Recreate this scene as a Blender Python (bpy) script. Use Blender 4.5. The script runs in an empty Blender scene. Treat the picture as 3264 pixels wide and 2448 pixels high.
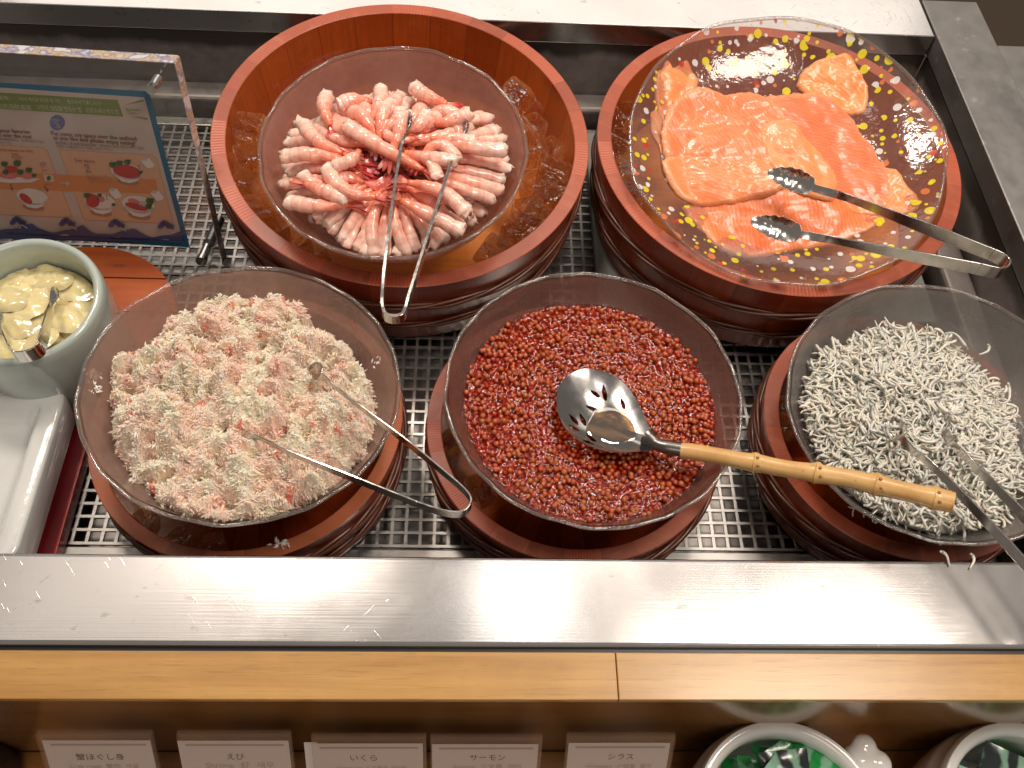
import bpy, math, random
import numpy as np
from mathutils import Vector, Matrix, noise as mnoise

sc = bpy.context.scene
COL = sc.collection
rnd = random.Random(7)
PI = math.pi

# ------------------------------------------------------------------ camera
PITCH, YAW, ROLL = math.radians(57.4657), math.radians(-4.7692), math.radians(5.0350)
FPX, CH = 2807.09, 0.70            # focal length in photo pixels, camera height over the rail
def _axes():
    cp, sp, cr, sr, cy, sy = (math.cos(PITCH), math.sin(PITCH), math.cos(ROLL), math.sin(ROLL), math.cos(YAW), math.sin(YAW))
    f = np.array([0, cp, -sp]); u = np.array([0, sp, cp]); x = np.array([1., 0, 0])
    x2 = cr*x + sr*u; u2 = -sr*x + cr*u
    Z = np.array([[cy, -sy, 0], [sy, cy, 0], [0, 0, 1]])
    return Z@x2, Z@u2, Z@f
AX, AU, AF = _axes()
CAMP = np.array([0, 0, CH])
cam = bpy.data.cameras.new('camera'); camo = bpy.data.objects.new('camera', cam); COL.objects.link(camo)
cam.sensor_width = 36; cam.lens = FPX/3264*36; cam.clip_start = 0.01; cam.clip_end = 60
camo.matrix_world = Matrix(((AX[0], AU[0], -AF[0], 0), (AX[1], AU[1], -AF[1], 0), (AX[2], AU[2], -AF[2], CH), (0, 0, 0, 1)))
sc.camera = camo

# ------------------------------------------------------------------ light
w = bpy.data.worlds.new('World'); sc.world = w; w.use_nodes = True
bg = w.node_tree.nodes['Background']; bg.inputs[0].default_value = (0.50, 0.44, 0.39, 1); bg.inputs[1].default_value = 0.37
def area(name, loc, sx, sy, power, col=(1, .86, .72), target=None, spread=180):
    l = bpy.data.lights.new(name, 'AREA'); l.shape = 'RECTANGLE'; l.size = sx; l.size_y = sy; l.energy = power; l.color = col
    l.spread = math.radians(spread)
    o = bpy.data.objects.new(name, l); COL.objects.link(o); o.location = loc
    if target is not None:
        o.rotation_euler = (Vector(target)-Vector(loc)).to_track_quat('-Z', 'Y').to_euler()
    return o
def lamp(loc, sx, sy, rad, col=(1, .88, .76), target=None): return area('ceiling_and_fill_lamp', loc, sx, sy, rad*PI*sx*sy, col, target)
lamp((-1.15, .95, 2.0), .80, .5, .75)
lamp((.17, .93, 2.0), .22, .28, 4.5, (1, .93, .86))
lamp((.62, .95, 2.0), .50, .5, .35)
lamp((1.24, .95, 2.0), .34, .5, .5)
lamp((.52, 1.55, 2.0), .36, .36, 32)
lamp((-.62, 1.45, 2.0), .38, .38, 52)
lamp((.95, .42, 2.0), .74, .62, 19)
lamp((0, 3.9, 2.0), 4.6, .9, 1.3, (1, .90, .80), (0, .9, 0))
lamp((0, -1.3, 1.7), 1.0, .6, 4.5, (1, .86, .74), (0, .3, -.1))  # fill light behind the camera, added to brighten the menu cards
sc.view_settings.view_transform = 'Standard'; sc.view_settings.look = 'None'
sc.view_settings.exposure = 0.15; sc.view_settings.gamma = 1
sc.view_settings.use_curve_mapping = False
sc.cycles.max_bounces = 14; sc.cycles.transparent_max_bounces = 24; sc.cycles.transmission_bounces = 10
sc.cycles.sample_clamp_indirect = 6
sc.cycles.caustics_refractive = True; sc.cycles.caustics_reflective = False

# ------------------------------------------------------------------ geometry helpers
def ray(px, py): return AF + AX*(px-1632)/FPX - AU*(py-1224)/FPX
def at(px, py, z=0.):
    d = ray(px, py); return CAMP + d*((z-CH)/d[2])
def aty(px, py, Y):
    d = ray(px, py); return CAMP + d*(Y/d[1])
def frame_mat(c, a, b):
    """world matrix of a disc frame: centre c, tilted a deg towards the viewer, b deg to the right"""
    a, b = math.radians(a), math.radians(b)
    n = Vector((math.sin(b), -math.sin(a), math.cos(a)*math.cos(b))).normalized()
    x = (Vector((1, 0, 0)) - n*n.x).normalized(); y = n.cross(x)
    return Matrix(((x.x, y.x, n.x, c[0]), (x.y, y.y, n.y, c[1]), (x.z, y.z, n.z, c[2]), (0, 0, 0, 1)))
def onp(M, px, py, z=0.):
    """photo ray meets the local plane z of frame M; returns the local point"""
    Mi = np.array(M.inverted()); d = Mi[:3, :3]@ray(px, py); o = Mi[:3, :3]@CAMP + Mi[:3, 3]
    return o + d*((z-o[2])/d[2])
def loc2w(M, p):
    return np.array(M@Vector(p))

class MB:
    def __init__(s): s.v = []; s.f = []; s.mi = []; s.mats = []; s.uv = {}; s.col = []; s.usecol = False; s.hasuv = False; s.luv = []
    def mat(s, m):
        if m not in s.mats: s.mats.append(m)
        return s.mats.index(m)
    def add(s, verts, faces, m=None, uvs=None, cols=None):
        o = len(s.v); s.v.extend([tuple(map(float, p)) for p in verts]); k = s.mat(m) if m is not None else 0
        for f in faces: s.f.append(tuple(i+o for i in f)); s.mi.append(k)
        if uvs is not None:
            s.hasuv = True
            for u in uvs: s.luv.append(u)
        else:
            for f in faces: s.luv.append([(0, 0)]*len(f))
        if cols is None: cols = [(1, 1, 1, 1)]*len(verts)
        else: s.usecol = True
        s.col.extend(cols)
        return o
    def box(s, a, b, m=None):
        x0, y0, z0 = a; x1, y1, z1 = b
        v = [(x0, y0, z0), (x1, y0, z0), (x1, y1, z0), (x0, y1, z0), (x0, y0, z1), (x1, y0, z1), (x1, y1, z1), (x0, y1, z1)]
        s.add(v, [(0, 3, 2, 1), (4, 5, 6, 7), (0, 1, 5, 4), (1, 2, 6, 5), (2, 3, 7, 6), (3, 0, 4, 7)], m)
    def build(s, name, m=None, parent=None, smooth=None, bevel=0, matrix=None):
        me = bpy.data.meshes.new(name); me.from_pydata(s.v, [], s.f)
        for q in (s.mats or ([m] if m else [])): me.materials.append(q)
        if s.mats: me.polygons.foreach_set('material_index', s.mi)
        if s.hasuv:
            u = me.uv_layers.new(name='UVMap'); flat = [c for f in s.luv for p in f for c in p]; u.data.foreach_set('uv', flat)
        if s.usecol:
            a = me.color_attributes.new('Col', 'FLOAT_COLOR', 'POINT'); a.data.foreach_set('color', np.array(s.col, dtype=np.float32).ravel())
        if smooth is not None:
            me.polygons.foreach_set('use_smooth', [True]*len(me.polygons))
            if smooth < 180: me.set_sharp_from_angle(angle=math.radians(smooth))
        me.update()
        o = bpy.data.objects.new(name, me); COL.objects.link(o)
        if matrix is not None: o.matrix_world = matrix
        if parent is not None: o.parent = parent
        if bevel:
            b = o.modifiers.new('bevel', 'BEVEL'); b.width = bevel; b.segments = 3; b.limit_method = 'ANGLE'; b.angle_limit = math.radians(35)
        return o

def tag(o, label=None, cat=None, group=None, kind=None):
    if label: o['label'] = label
    if cat: o['category'] = cat
    if group: o['group'] = group
    if kind: o['kind'] = kind
    return o
def thing(name, label, cat, loc=(0, 0, 0), group=None, matrix=None):
    o = bpy.data.objects.new(name, None); COL.objects.link(o); o.empty_display_size = .02
    if matrix is not None: o.matrix_world = matrix
    else: o.location = loc
    return tag(o, label, cat, group)

def lathe(mb, prof, n=96, m=None, closed=False, wob=None, ucount=1.0):
    P = len(prof); L = [0]
    for i in range(1, P): L.append(L[-1]+math.dist(prof[i], prof[i-1]))
    vs = []; fs = []; us = []
    for j in range(n):
        t = 2*PI*j/n
        for i, (r, z) in enumerate(prof):
            rr, zz = (r, z) if wob is None else wob(r, z, t, i)
            vs.append((rr*math.cos(t), rr*math.sin(t), zz))
    PP = P if closed else P-1
    for j in range(n):
        for i in range(PP):
            a = j*P+i; b = j*P+(i+1) % P; c = ((j+1) % n)*P+(i+1) % P; d = ((j+1) % n)*P+i
            fs.append((a, d, c, b)); v0 = L[i]; v1 = L[i+1] if i+1 < P else L[i]+.01
            u0 = j/n*ucount; u1 = (j+1)/n*ucount
            us.append([(u0, v0), (u1, v0), (u1, v1), (u0, v1)])
    mb.add(vs, fs, m, us)
def tube(mb, pts, rad, sides=8, m=None, cap=True, flat=1.0, cols=None, up=None):
    pts = [Vector(p) for p in pts]; n = len(pts)
    if not hasattr(rad, '__len__'): rad = [rad]*n
    vs = []; fs = []; us = []; cc = []
    prev = None
    for i, p in enumerate(pts):
        t = (pts[min(i+1, n-1)]-pts[max(i-1, 0)]).normalized()
        if prev is None:
            a = Vector(up) if up is not None else Vector((0, 0, 1))
            if abs(t.dot(a)) > .95: a = Vector((1, 0, 0))
            s = t.cross(a).normalized()
        else: s = (prev - t*prev.dot(t)).normalized()
        prev = s; b = s.cross(t).normalized()
        for k in range(sides):
            q = 2*PI*k/sides
            vs.append(tuple(p + s*math.cos(q)*rad[i] + b*math.sin(q)*rad[i]*flat))
            if cols is not None: cc.append(cols[i])
    for i in range(n-1):
        for k in range(sides):
            k2 = (k+1) % sides
            fs.append((i*sides+k, i*sides+k2, (i+1)*sides+k2, (i+1)*sides+k))
            us.append([(k/sides, i/(n-1)), ((k+1)/sides, i/(n-1)), ((k+1)/sides, (i+1)/(n-1)), (k/sides, (i+1)/(n-1))])
    if cap:
        fs.append(tuple(range(sides))[::-1]); us.append([(0, 0)]*sides)
        fs.append(tuple((n-1)*sides+k for k in range(sides))); us.append([(1, 1)]*sides)
    mb.add(vs, fs, m, us, cc if cols is not None else None)
def smooth_path(pts, k=4):
    pts = [np.array(p, float) for p in pts]; out = []
    for i in range(len(pts)-1):
        p0 = pts[max(i-1, 0)]; p1 = pts[i]; p2 = pts[i+1]; p3 = pts[min(i+2, len(pts)-1)]
        for j in range(k):
            t = j/k
            out.append(.5*((2*p1)+(-p0+p2)*t+(2*p0-5*p1+4*p2-p3)*t*t+(-p0+3*p1-3*p2+p3)*t**3))
    out.append(pts[-1]); return out
def ribbon(mb, rows, th, m=None):
    """rows: (centre, width direction, width[, cup depth]); a steel band, cupped where it forms a spoon"""
    n = len(rows); C = [np.array(r[0], float) for r in rows]; vs = []; fs = []; U = (-1, -.5, 0, .5, 1); K = 10
    for i, r in enumerate(rows):
        c, wd, wi = r[:3]; cup = r[3] if len(r) > 3 else 0.
        c = np.array(c, float); t = C[min(i+1, n-1)]-C[max(i-1, 0)]; t /= np.linalg.norm(t)
        wd = np.array(wd, float); wd = wd-t*(wd@t); wd /= np.linalg.norm(wd); nn = np.cross(t, wd); sg = 1 if nn[2] < 0 else -1
        for a in U: vs.append(c+wd*a*wi/2+nn*sg*cup*(1-a*a)-nn*th/2)
        for a in U[::-1]: vs.append(c+wd*a*wi/2+nn*sg*cup*(1-a*a)+nn*th/2)
    for i in range(n-1):
        for k in range(K):
            k2 = (k+1) % K; fs.append((i*K+k, i*K+k2, (i+1)*K+k2, (i+1)*K+k))
    fs.append(tuple(range(K))[::-1]); fs.append(tuple((n-1)*K+k for k in range(K)))
    mb.add(vs, fs, m)
def fbm(p, o=4): return mnoise.fractal(Vector(p), 1.0, 2.0, o)
def ico(sub):
    import bmesh
    bm = bmesh.new(); bmesh.ops.create_icosphere(bm, subdivisions=sub, radius=1)
    v = np.array([x.co[:] for x in bm.verts]); f = [tuple(a.index for a in x.verts) for x in bm.faces]; bm.free(); return v, f
ICO2 = ico(2); ICO1 = ico(1); ICO3 = ico(3)

# ------------------------------------------------------------------ materials
class NT:
    def __init__(s, name):
        s.m = bpy.data.materials.new(name); s.m.use_nodes = True; s.t = s.m.node_tree; s.t.nodes.clear()
        s.out = s.n('ShaderNodeOutputMaterial')
    def n(s, k, ins=None, **kw):
        x = s.t.nodes.new(k)
        for a, b in kw.items(): setattr(x, a, b)
        for a, b in (ins or {}).items():
            sk = x.inputs[a]
            if isinstance(b, tuple) and len(b) == 2 and hasattr(b[0], 'outputs'): s.t.links.new(b[0].outputs[b[1]], sk)
            elif hasattr(b, 'outputs'): s.t.links.new(b.outputs[0], sk)
            else: sk.default_value = b
        return x
    def pbr(s, **kw):
        b = s.n('ShaderNodeBsdfPrincipled', {k.replace('_', ' '): v for k, v in kw.items()}); return b
    def end(s, sh): s.t.links.new(sh.outputs[0], s.out.inputs[0]); return s.m
    def mixc(s, fac, a, b, mode='MIX'):
        x = s.t.nodes.new('ShaderNodeMix'); x.data_type = 'RGBA'; x.blend_type = mode; x.clamp_factor = True
        for i, v in ((0, fac), (6, a), (7, b)):
            if isinstance(v, tuple) and len(v) == 2 and hasattr(v[0], 'outputs'): s.t.links.new(v[0].outputs[v[1]], x.inputs[i])
            elif hasattr(v, 'outputs'): s.t.links.new(v.outputs[2] if v.bl_idname == 'ShaderNodeMix' else v.outputs[0], x.inputs[i])
            else: x.inputs[i].default_value = v if i == 0 else (tuple(v)+(1,))[:4]
        return x
    def lnk(s, a, ai, b, bi): s.t.links.new(a.outputs[ai], b.inputs[bi])
    def math(s, op, a, b=0., c=0., clamp=False):
        return s.n('ShaderNodeMath', {0: a, 1: b, 2: c}, operation=op, use_clamp=clamp)
    def ramp(s, fac, stops, interp='LINEAR'):
        r = s.n('ShaderNodeValToRGB', {0: fac}); e = r.color_ramp.elements; r.color_ramp.interpolation = interp
        while len(e) < len(stops): e.new(.5)
        for i, (p, c) in enumerate(stops):
            e[i].position = p; e[i].color = (c, c, c, 1) if not hasattr(c, '__len__') else (tuple(c)+(1,))[:4]
        return r
    def noise(s, scale, vec=None, detail=4, rough=.5, dist=0.):
        d = {'Scale': scale, 'Detail': detail, 'Roughness': rough, 'Distortion': dist}
        if vec is not None: d['Vector'] = vec
        return s.n('ShaderNodeTexNoise', d)
    def obj(s, scale=(1, 1, 1)):
        tc = s.n('ShaderNodeTexCoord'); return s.n('ShaderNodeMapping', {0: (tc, 3), 3: scale})
    def uvm(s, scale=(1, 1, 1)):
        tc = s.n('ShaderNodeTexCoord'); return s.n('ShaderNodeMapping', {0: (tc, 2), 3: scale})
    def fres(s, ior, normal=None):
        # the same reflectance from both sides of a thin sheet
        g = s.n('ShaderNodeNewGeometry'); m = s.n('ShaderNodeMapRange', {0: (g, 6), 1: 0., 2: 1., 3: ior, 4: 1/ior})
        d = {'IOR': m}
        if normal is not None: d['Normal'] = normal
        return s.n('ShaderNodeFresnel', d)
    def bump(s, h, strength=.3, dist=.001):
        return s.n('ShaderNodeBump', {'Height': h, 'Strength': strength, 'Distance': dist})
def simple(name, col, rough=.5, metal=0., **kw):
    t = NT(name); b = t.pbr(Base_Color=tuple(col)+(1,), Roughness=rough, Metallic=metal, **kw); return t.end(b)

def m_steel(name, col=(.62, .60, .58), r0=.22, r1=.38, brush=(3, 160, 160), stain=.25):
    t = NT(name); o = t.obj(brush); br = t.noise(3, o, 5, .6)
    big = t.noise(7, t.obj(), 5, .6, .4); spots = t.noise(42, t.obj(), 3, .55)
    f = t.math('MULTIPLY', t.ramp(big, [(.35, 0), (.7, 1)]), stain)
    c = t.mixc(f, col, tuple(x*.55 for x in col))
    c2 = t.mixc(t.math('MULTIPLY', t.ramp(spots, [(.62, 0), (.74, 1)]), stain), c, tuple(min(1, x*1.25) for x in col))
    r = t.n('ShaderNodeMapRange', {0: br, 1: .3, 2: .7, 3: r0, 4: r1})
    r2 = t.math('ADD', r, t.math('MULTIPLY', t.ramp(big, [(.4, 0), (.65, 1)]), stain*.25))
    b = t.pbr(Metallic=1., Roughness=r2, Normal=t.bump(br, .12, .0004)); t.lnk(c2, 2, b, 'Base Color'); return t.end(b)
def m_scratch_steel(name):
    t = NT(name); br = t.noise(3, t.obj((3, 200, 200)), 5, .6)
    s = None
    for ang, sc_, z0, z1 in ((.9, 1., .50, .62), (2.3, 1.3, .52, .64), (1.5, .8, .55, .66)):
        rot = t.n('ShaderNodeMapping', {0: (t.n('ShaderNodeTexCoord'), 3), 2: (0, 0, ang)}); mp = t.n('ShaderNodeMapping', {0: rot, 3: (16*sc_, 420*sc_, 1)})
        v = t.noise(1.4, mp, 2, .6); ln = t.ramp(v, [(.70, 0), (.735, 1)]); zone = t.ramp(t.noise(4.5+sc_, t.obj(), 2), [(z0, 0), (z1, 1)])
        q = t.math('MULTIPLY', ln, zone); s = q if s is None else t.math('MAXIMUM', s, q)
    big = t.noise(5, t.obj(), 4, .6, .3)
    spots = t.ramp(t.noise(48, t.obj((1, 1.6, 1)), 3, .6), [(.66, 0), (.71, 1)])
    c = t.mixc(t.math('MULTIPLY', spots, .35), (.72, .70, .69), (.30, .28, .26))
    r = t.n('ShaderNodeMapRange', {0: big, 1: .3, 2: .7, 3: .15, 4: .24})
    r = t.math('ADD', r, t.math('MULTIPLY', s, .22))
    b = t.pbr(Metallic=1., Roughness=r, Normal=t.n('ShaderNodeBump', {'Height': br, 'Strength': .10, 'Distance': .0004, 'Normal': t.bump(s, .35, .0003)}))
    t.lnk(c, 2, b, 'Base Color'); return t.end(b)
def m_bucket(name, col=(.24, .034, .010), col2=(.37, .062, .015), rough=.32, inner=False):
    t = NT(name)
    uv = t.n('ShaderNodeTexCoord'); sep = t.n('ShaderNodeSeparateXYZ', {0: (uv, 2)})
    st = t.math('FLOOR', t.math('MULTIPLY', (sep, 0), 26.)); wn = t.n('ShaderNodeTexWhiteNoise', {'W': st}, noise_dimensions='1D')
    g = t.noise(1., t.n('ShaderNodeMapping', {0: (uv, 2), 3: (420, 14, 1)}), 3, .6)
    c = t.mixc((wn, 0), col, col2)
    c = t.mixc(t.math('MULTIPLY', t.ramp(g, [(.35, 0), (.7, 1)]), .45), c, tuple(x*.55 for x in col))
    wear = t.ramp(t.noise(22, t.obj(), 5, .65, .5), [(.56, 0), (.72, 1)])
    c = t.mixc(t.math('MULTIPLY', wear, .30), c, (.50, .12, .045))
    fr = t.math('FRACT', t.math('MULTIPLY', (sep, 0), 26.)); seam = t.math('LESS_THAN', fr, .025)
    c = t.mixc(t.math('MULTIPLY', seam, .6), c, tuple(x*.25 for x in col))
    b = t.pbr(Roughness=rough, Normal=t.bump(g, .25, .0006), Coat_Weight=.35, Coat_Roughness=.22)
    t.lnk(c, 2, b, 'Base Color'); return t.end(b)
def m_rim(name, col=(.40, .082, .034), ribs=True):
    t = NT(name); uv = t.n('ShaderNodeTexCoord'); sep = t.n('ShaderNodeSeparateXYZ', {0: (uv, 2)})
    st = t.math('FLOOR', t.math('MULTIPLY', (sep, 0), 26.)); wn = t.n('ShaderNodeTexWhiteNoise', {'W': st}, noise_dimensions='1D')
    rib = t.math('SINE', t.math('MULTIPLY', (sep, 0), 2*PI*330)); gate = t.math('GREATER_THAN', (wn, 0), .62)
    rb = t.math('MULTIPLY', rib, gate)
    g = t.noise(35, t.obj(), 5, .65, .6)
    c = t.mixc((wn, 0), tuple(x*.72 for x in col), tuple(min(1, x*1.18) for x in col))
    c = t.mixc(t.math('MULTIPLY', t.ramp(g, [(.5, 0), (.72, 1)]), .40), c, (.54, .20, .12))
    c = t.mixc(t.math('MULTIPLY', t.math('ADD', rb, 1.), .13), c, tuple(x*.5 for x in col))
    b = t.pbr(Roughness=.42, Normal=t.bump(rb, .25, .0006), Coat_Weight=.2, Coat_Roughness=.3)
    t.lnk(c, 2, b, 'Base Color'); return t.end(b)
def m_wood(name, col, dark, scale=(1.5, 30, 30), rough=.35, coat=.25, k=1.0, knots=False):
    t = NT(name); g = t.noise(3, t.obj(scale), 6, .6, .3); g2 = t.noise(4, t.obj((scale[0]*4, scale[1]*5, scale[2]*5)), 3, .6)
    c = t.mixc(t.ramp(g, [(.3, 0), (.72, 1)]), col, dark)
    c = t.mixc(t.math('MULTIPLY', t.ramp(g2, [(.60, 0), (.68, 1)]), .35*k), c, tuple(x*.5 for x in dark))
    g3_ = t.noise(2., t.obj((scale[0]*22, scale[1]*22, scale[2]*22)), 2, .5); c = t.mixc(t.math('MULTIPLY', t.ramp(g3_, [(.62, 0), (.70, 1)]), .30*k), c, tuple(x*.6 for x in dark))
    w_ = t.ramp(t.noise(16, t.obj(), 5, .6), [(.5, 0), (.75, 1)])
    c = t.mixc(t.math('MULTIPLY', w_, .25), c, tuple(min(1, x*1.3) for x in col))
    if knots:
        v = t.n('ShaderNodeTexVoronoi', {'Vector': t.obj((9, 22, 9)), 'Scale': 1.2}); kn = t.ramp(v, [(.05, 1), (.16, 0)])
        c = t.mixc(t.math('MULTIPLY', kn, .85), c, (.03, .010, .004))
    b = t.pbr(Roughness=rough, Normal=t.bump(g2, .12, .0004), Coat_Weight=coat, Coat_Roughness=.2)
    t.lnk(c, 2, b, 'Base Color'); return t.end(b)
def m_glass(name, tint=(.90, .89, .88), haze=.2, hazecol=(.62, .58, .55), rough=.14, bumps=.35, bscale=160, fres=1.5, dots=False):
    """thin pressed glass: clear pass-through, a little surface haze, glossy fresnel"""
    t = NT(name); n1 = t.noise(bscale, t.obj(), 3, .6); bp = t.bump(n1, bumps, .0012)
    tr = t.n('ShaderNodeBsdfTransparent', {0: tuple(tint)+(1,)})
    df = t.n('ShaderNodeBsdfDiffuse', {0: tuple(hazecol)+(1,)}); tl = t.n('ShaderNodeBsdfTranslucent', {0: tuple(hazecol)+(1,)})
    hz = t.n('ShaderNodeMixShader', {0: .5, 1: df, 2: tl})
    cloud = t.n('ShaderNodeMapRange', {0: t.noise(14, t.obj(), 4, .6), 1: .3, 2: .75, 3: haze*.6, 4: haze*1.5})
    a = t.n('ShaderNodeMixShader', {0: cloud, 1: tr, 2: hz})
    gl = t.n('ShaderNodeBsdfGlossy', {'Color': (1, 1, 1, 1), 'Roughness': rough, 'Normal': bp})
    fr = t.fres(fres, bp)
    b = t.n('ShaderNodeMixShader', {0: fr, 1: a, 2: gl})
    if dots:
        last = b
        uvw = t.n('ShaderNodeTexCoord'); sp = t.n('ShaderNodeSeparateXYZ', {0: (uvw, 3)})
        rr = t.math('SQRT', t.math('ADD', t.math('MULTIPLY', (sep0 := sp, 0), (sp, 0)), t.math('MULTIPLY', (sp, 1), (sp, 1))))
        mask = t.n('ShaderNodeMapRange', {0: rr, 1: .085, 2: .16, 3: .10, 4: .62})
        dist = t.noise(30, t.obj(), 1); 
        for scale, size, seed in ((62, .30, 0.), (88, .27, 3.7)):
            mp = t.n('ShaderNodeMapping', {0: (uvw, 3), 1: (seed, seed*.7, 0), 3: (scale, scale, 0.)})
            v = t.n('ShaderNodeTexVoronoi', {'Vector': mp, 'Scale': 1.0, 'Randomness': 1.}, feature='F1', voronoi_dimensions='2D')
            sc_ = t.n('ShaderNodeSeparateColor', {0: (v, 1)})
            sz = t.math('MULTIPLY', t.math('ADD', (sc_, 1), .45), size*.8)
            on = t.math('MULTIPLY', t.math('LESS_THAN', (v, 0), sz), t.math('LESS_THAN', (sc_, 0), mask))
            pal = t.ramp((sc_, 2), [(0., (.72, .60, .02)), (.50, (.70, .68, .67)), (.82, (.66, .18, .06)), (.95, (.5, .03, .02))], 'CONSTANT')
            db = t.pbr(Roughness=.12); t.lnk(pal, 0, db, 'Base Color')
            on2 = t.math('MULTIPLY', on, .78)
            last = t.n('ShaderNodeMixShader', {0: on2, 1: last, 2: db})
        b = last
    return t.end(b)

M = {}
def m_frostwall():
    t = NT('frosted_well_steel'); tc = t.n('ShaderNodeTexCoord'); sp = t.n('ShaderNodeSeparateXYZ', {0: (tc, 3)})
    nz = t.noise(9, t.obj((1, 1, .3)), 5, .7); nz2 = t.noise(60, t.obj(), 4, .7)
    h = t.math('ADD', (sp, 2), t.math('MULTIPLY', nz, .055)); f = t.n('ShaderNodeMapRange', {0: h, 1: -.030, 2: -.018, 3: 1., 4: 0.})
    f2 = t.math('MULTIPLY', f, t.n('ShaderNodeMapRange', {0: nz2, 1: .3, 2: .7, 3: .45, 4: .85}))
    a = t.pbr(Base_Color=(.19, .165, .15, 1), Metallic=1., Roughness=.35); b = t.pbr(Base_Color=(.27, .235, .22, 1), Roughness=.75, Normal=t.bump(nz2, .4, .001))
    return t.end(t.n('ShaderNodeMixShader', {0: f2, 1: a, 2: b}))
M['frostwall'] = m_frostwall()
M['rail'] = m_scratch_steel('brushed_rail_steel')
M['steel'] = m_steel('well_steel', (.30, .28, .265), .28, .45, (4, 60, 60), .6)
M['sidesteel'] = m_steel('stained_steel', (.40, .385, .37), .36, .5, (14, 9, 14), .9)
M['grate'] = m_steel('grate_steel', (.44, .42, .40), .25, .4, (40, 40, 40), .3)
M['tong'] = m_steel('tong_steel', (.66, .63, .60), .10, .2, (60, 60, 60), .15)
M['bucket_out'] = m_bucket('bucket_stave_wood'); M['bucket_in'] = m_bucket('bucket_inner_wood', (.27, .036, .008), (.39, .072, .012), .22)
M['bucket_base'] = m_wood('bucket_base_wood', (.74, .27, .04), (.55, .17, .025), (2, 30, 30), .4, .2); M['rim'] = m_rim('bucket_rim_wood'); M['rim_or'] = m_rim('bucket_rim_orange', (.44, .12, .045))  # base painted brighter orange to imitate the glow at the bucket bottom
M['hoop'] = m_wood('braided_rattan', (.16, .045, .02), (.07, .018, .009), (30, 30, 60), .4, .3)
M['counter_wood'] = m_wood('counter_wood', (.50, .285, .085), (.34, .17, .045), (1.2, 26, 26), .3, .3)
M['shelf_wood'] = m_wood('shelf_wood', (.42, .20, .06), (.32, .13, .035), (1.2, 26, 26), .25, .4)
M['panel_wood'] = m_wood('dark_panel_wood', (.30, .145, .05), (.20, .09, .03), (1.2, 20, 20), .14, .5)
M['lid_wood'] = m_wood('lid_wood', (.46, .105, .022), (.30, .055, .014), (2, 30, 30), .3, .35, 1., True)
M['frost'] = m_glass('frosted_bowl_glass', (.86, .80, .77), .58, (.50, .345, .29), .2, .8, 220)  # warm haze colour stands in for bucket wood glowing through the glass
M['frost_roe'] = m_glass('roe_bowl_glass', (.82, .70, .66), .60, (.30, .155, .125), .2, .8, 220)  # reddish haze colour imitates wood light passing through the bowl wall
M['frost_shrimp'] = m_glass('shrimp_bowl_glass', (.86, .76, .72), .60, (.58, .315, .25), .2, .8, 220)  # pinkish haze colour imitates light bounced from the bucket wood
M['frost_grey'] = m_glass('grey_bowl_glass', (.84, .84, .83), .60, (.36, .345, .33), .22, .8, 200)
M['clear'] = m_glass('clear_plate_glass', (.93, .91, .90), .24, (.50, .32, .27), .10, .7, 60, 1.6, True)
M['white_cer'] = simple('white_ceramic', (.82, .82, .80), .12, Coat_Weight=.4)
M['floor'] = simple('brown_floor', (.075, .05, .03), .6)
M['black'] = simple('black_plastic', (.02, .02, .022), .35)
M['board'] = simple('shade_toned_white_board', (.26, .28, .26), .4)  # white board coloured grey-green, the shade under the bucket painted in
M['acryl'] = m_glass('clear_acrylic', (.97, .965, .96), .03, (.7, .7, .7), .05, .02, 5)
M['acryl_edge'] = None
M['chrome'] = simple('chrome', (.8, .8, .8), .12, 1.)

def m_edge():
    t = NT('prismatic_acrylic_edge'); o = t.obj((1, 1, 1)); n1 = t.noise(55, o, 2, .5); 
    r = t.ramp(n1, [(0.0, (.80, .78, .76)), (.40, (.80, .78, .74)), (.46, (.30, .27, .45)), (.52, (.70, .60, .40)), (.57, (.55, .32, .22)), (.64, (.66, .66, .62)), (1, (.5, .5, .5))])  # rainbow refraction and bright gleam of the edge painted as diffuse colour
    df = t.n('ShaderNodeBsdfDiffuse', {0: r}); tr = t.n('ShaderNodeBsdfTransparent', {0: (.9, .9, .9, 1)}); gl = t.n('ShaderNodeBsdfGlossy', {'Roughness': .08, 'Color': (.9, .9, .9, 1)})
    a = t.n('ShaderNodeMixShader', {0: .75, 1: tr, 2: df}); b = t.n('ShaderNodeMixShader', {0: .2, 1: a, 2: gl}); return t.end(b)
M['acryl_edge'] = m_edge()
def m_ice():
    t = NT('ice_glass'); bp = t.bump(t.noise(75, t.obj(), 3), .8, .006); bp2 = t.bump(t.noise(3.2, t.obj(), 3), .8, .35)
    tr = t.n('ShaderNodeBsdfTransparent', {0: (.98, .90, .78, 1)}); tl = t.n('ShaderNodeBsdfTranslucent', {0: (.95, .42, .09, 1)}); gl = t.n('ShaderNodeBsdfGlossy', {'Roughness': .05, 'Normal': bp2})  # amber share imitates the orange wood glow seen through clear ice
    fr = t.fres(1.85, bp2); a = t.n('ShaderNodeMixShader', {0: .30, 1: tr, 2: tl}); return t.end(t.n('ShaderNodeMixShader', {0: fr, 1: a, 2: gl}))
M['ice'] = m_ice()
def m_water():
    t = NT('melt_water'); bp = t.bump(t.noise(38, t.obj(), 2), .5, .004)
    tr = t.n('ShaderNodeBsdfTransparent', {0: (.98, .90, .80, 1)}); gl = t.n('ShaderNodeBsdfGlossy', {'Roughness': .03, 'Normal': bp}); fr = t.fres(1.4, bp)  # amber tint adds to the painted wood glow under the water
    return t.end(t.n('ShaderNodeMixShader', {0: fr, 1: tr, 2: gl}))
M['water'] = m_water()

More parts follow.
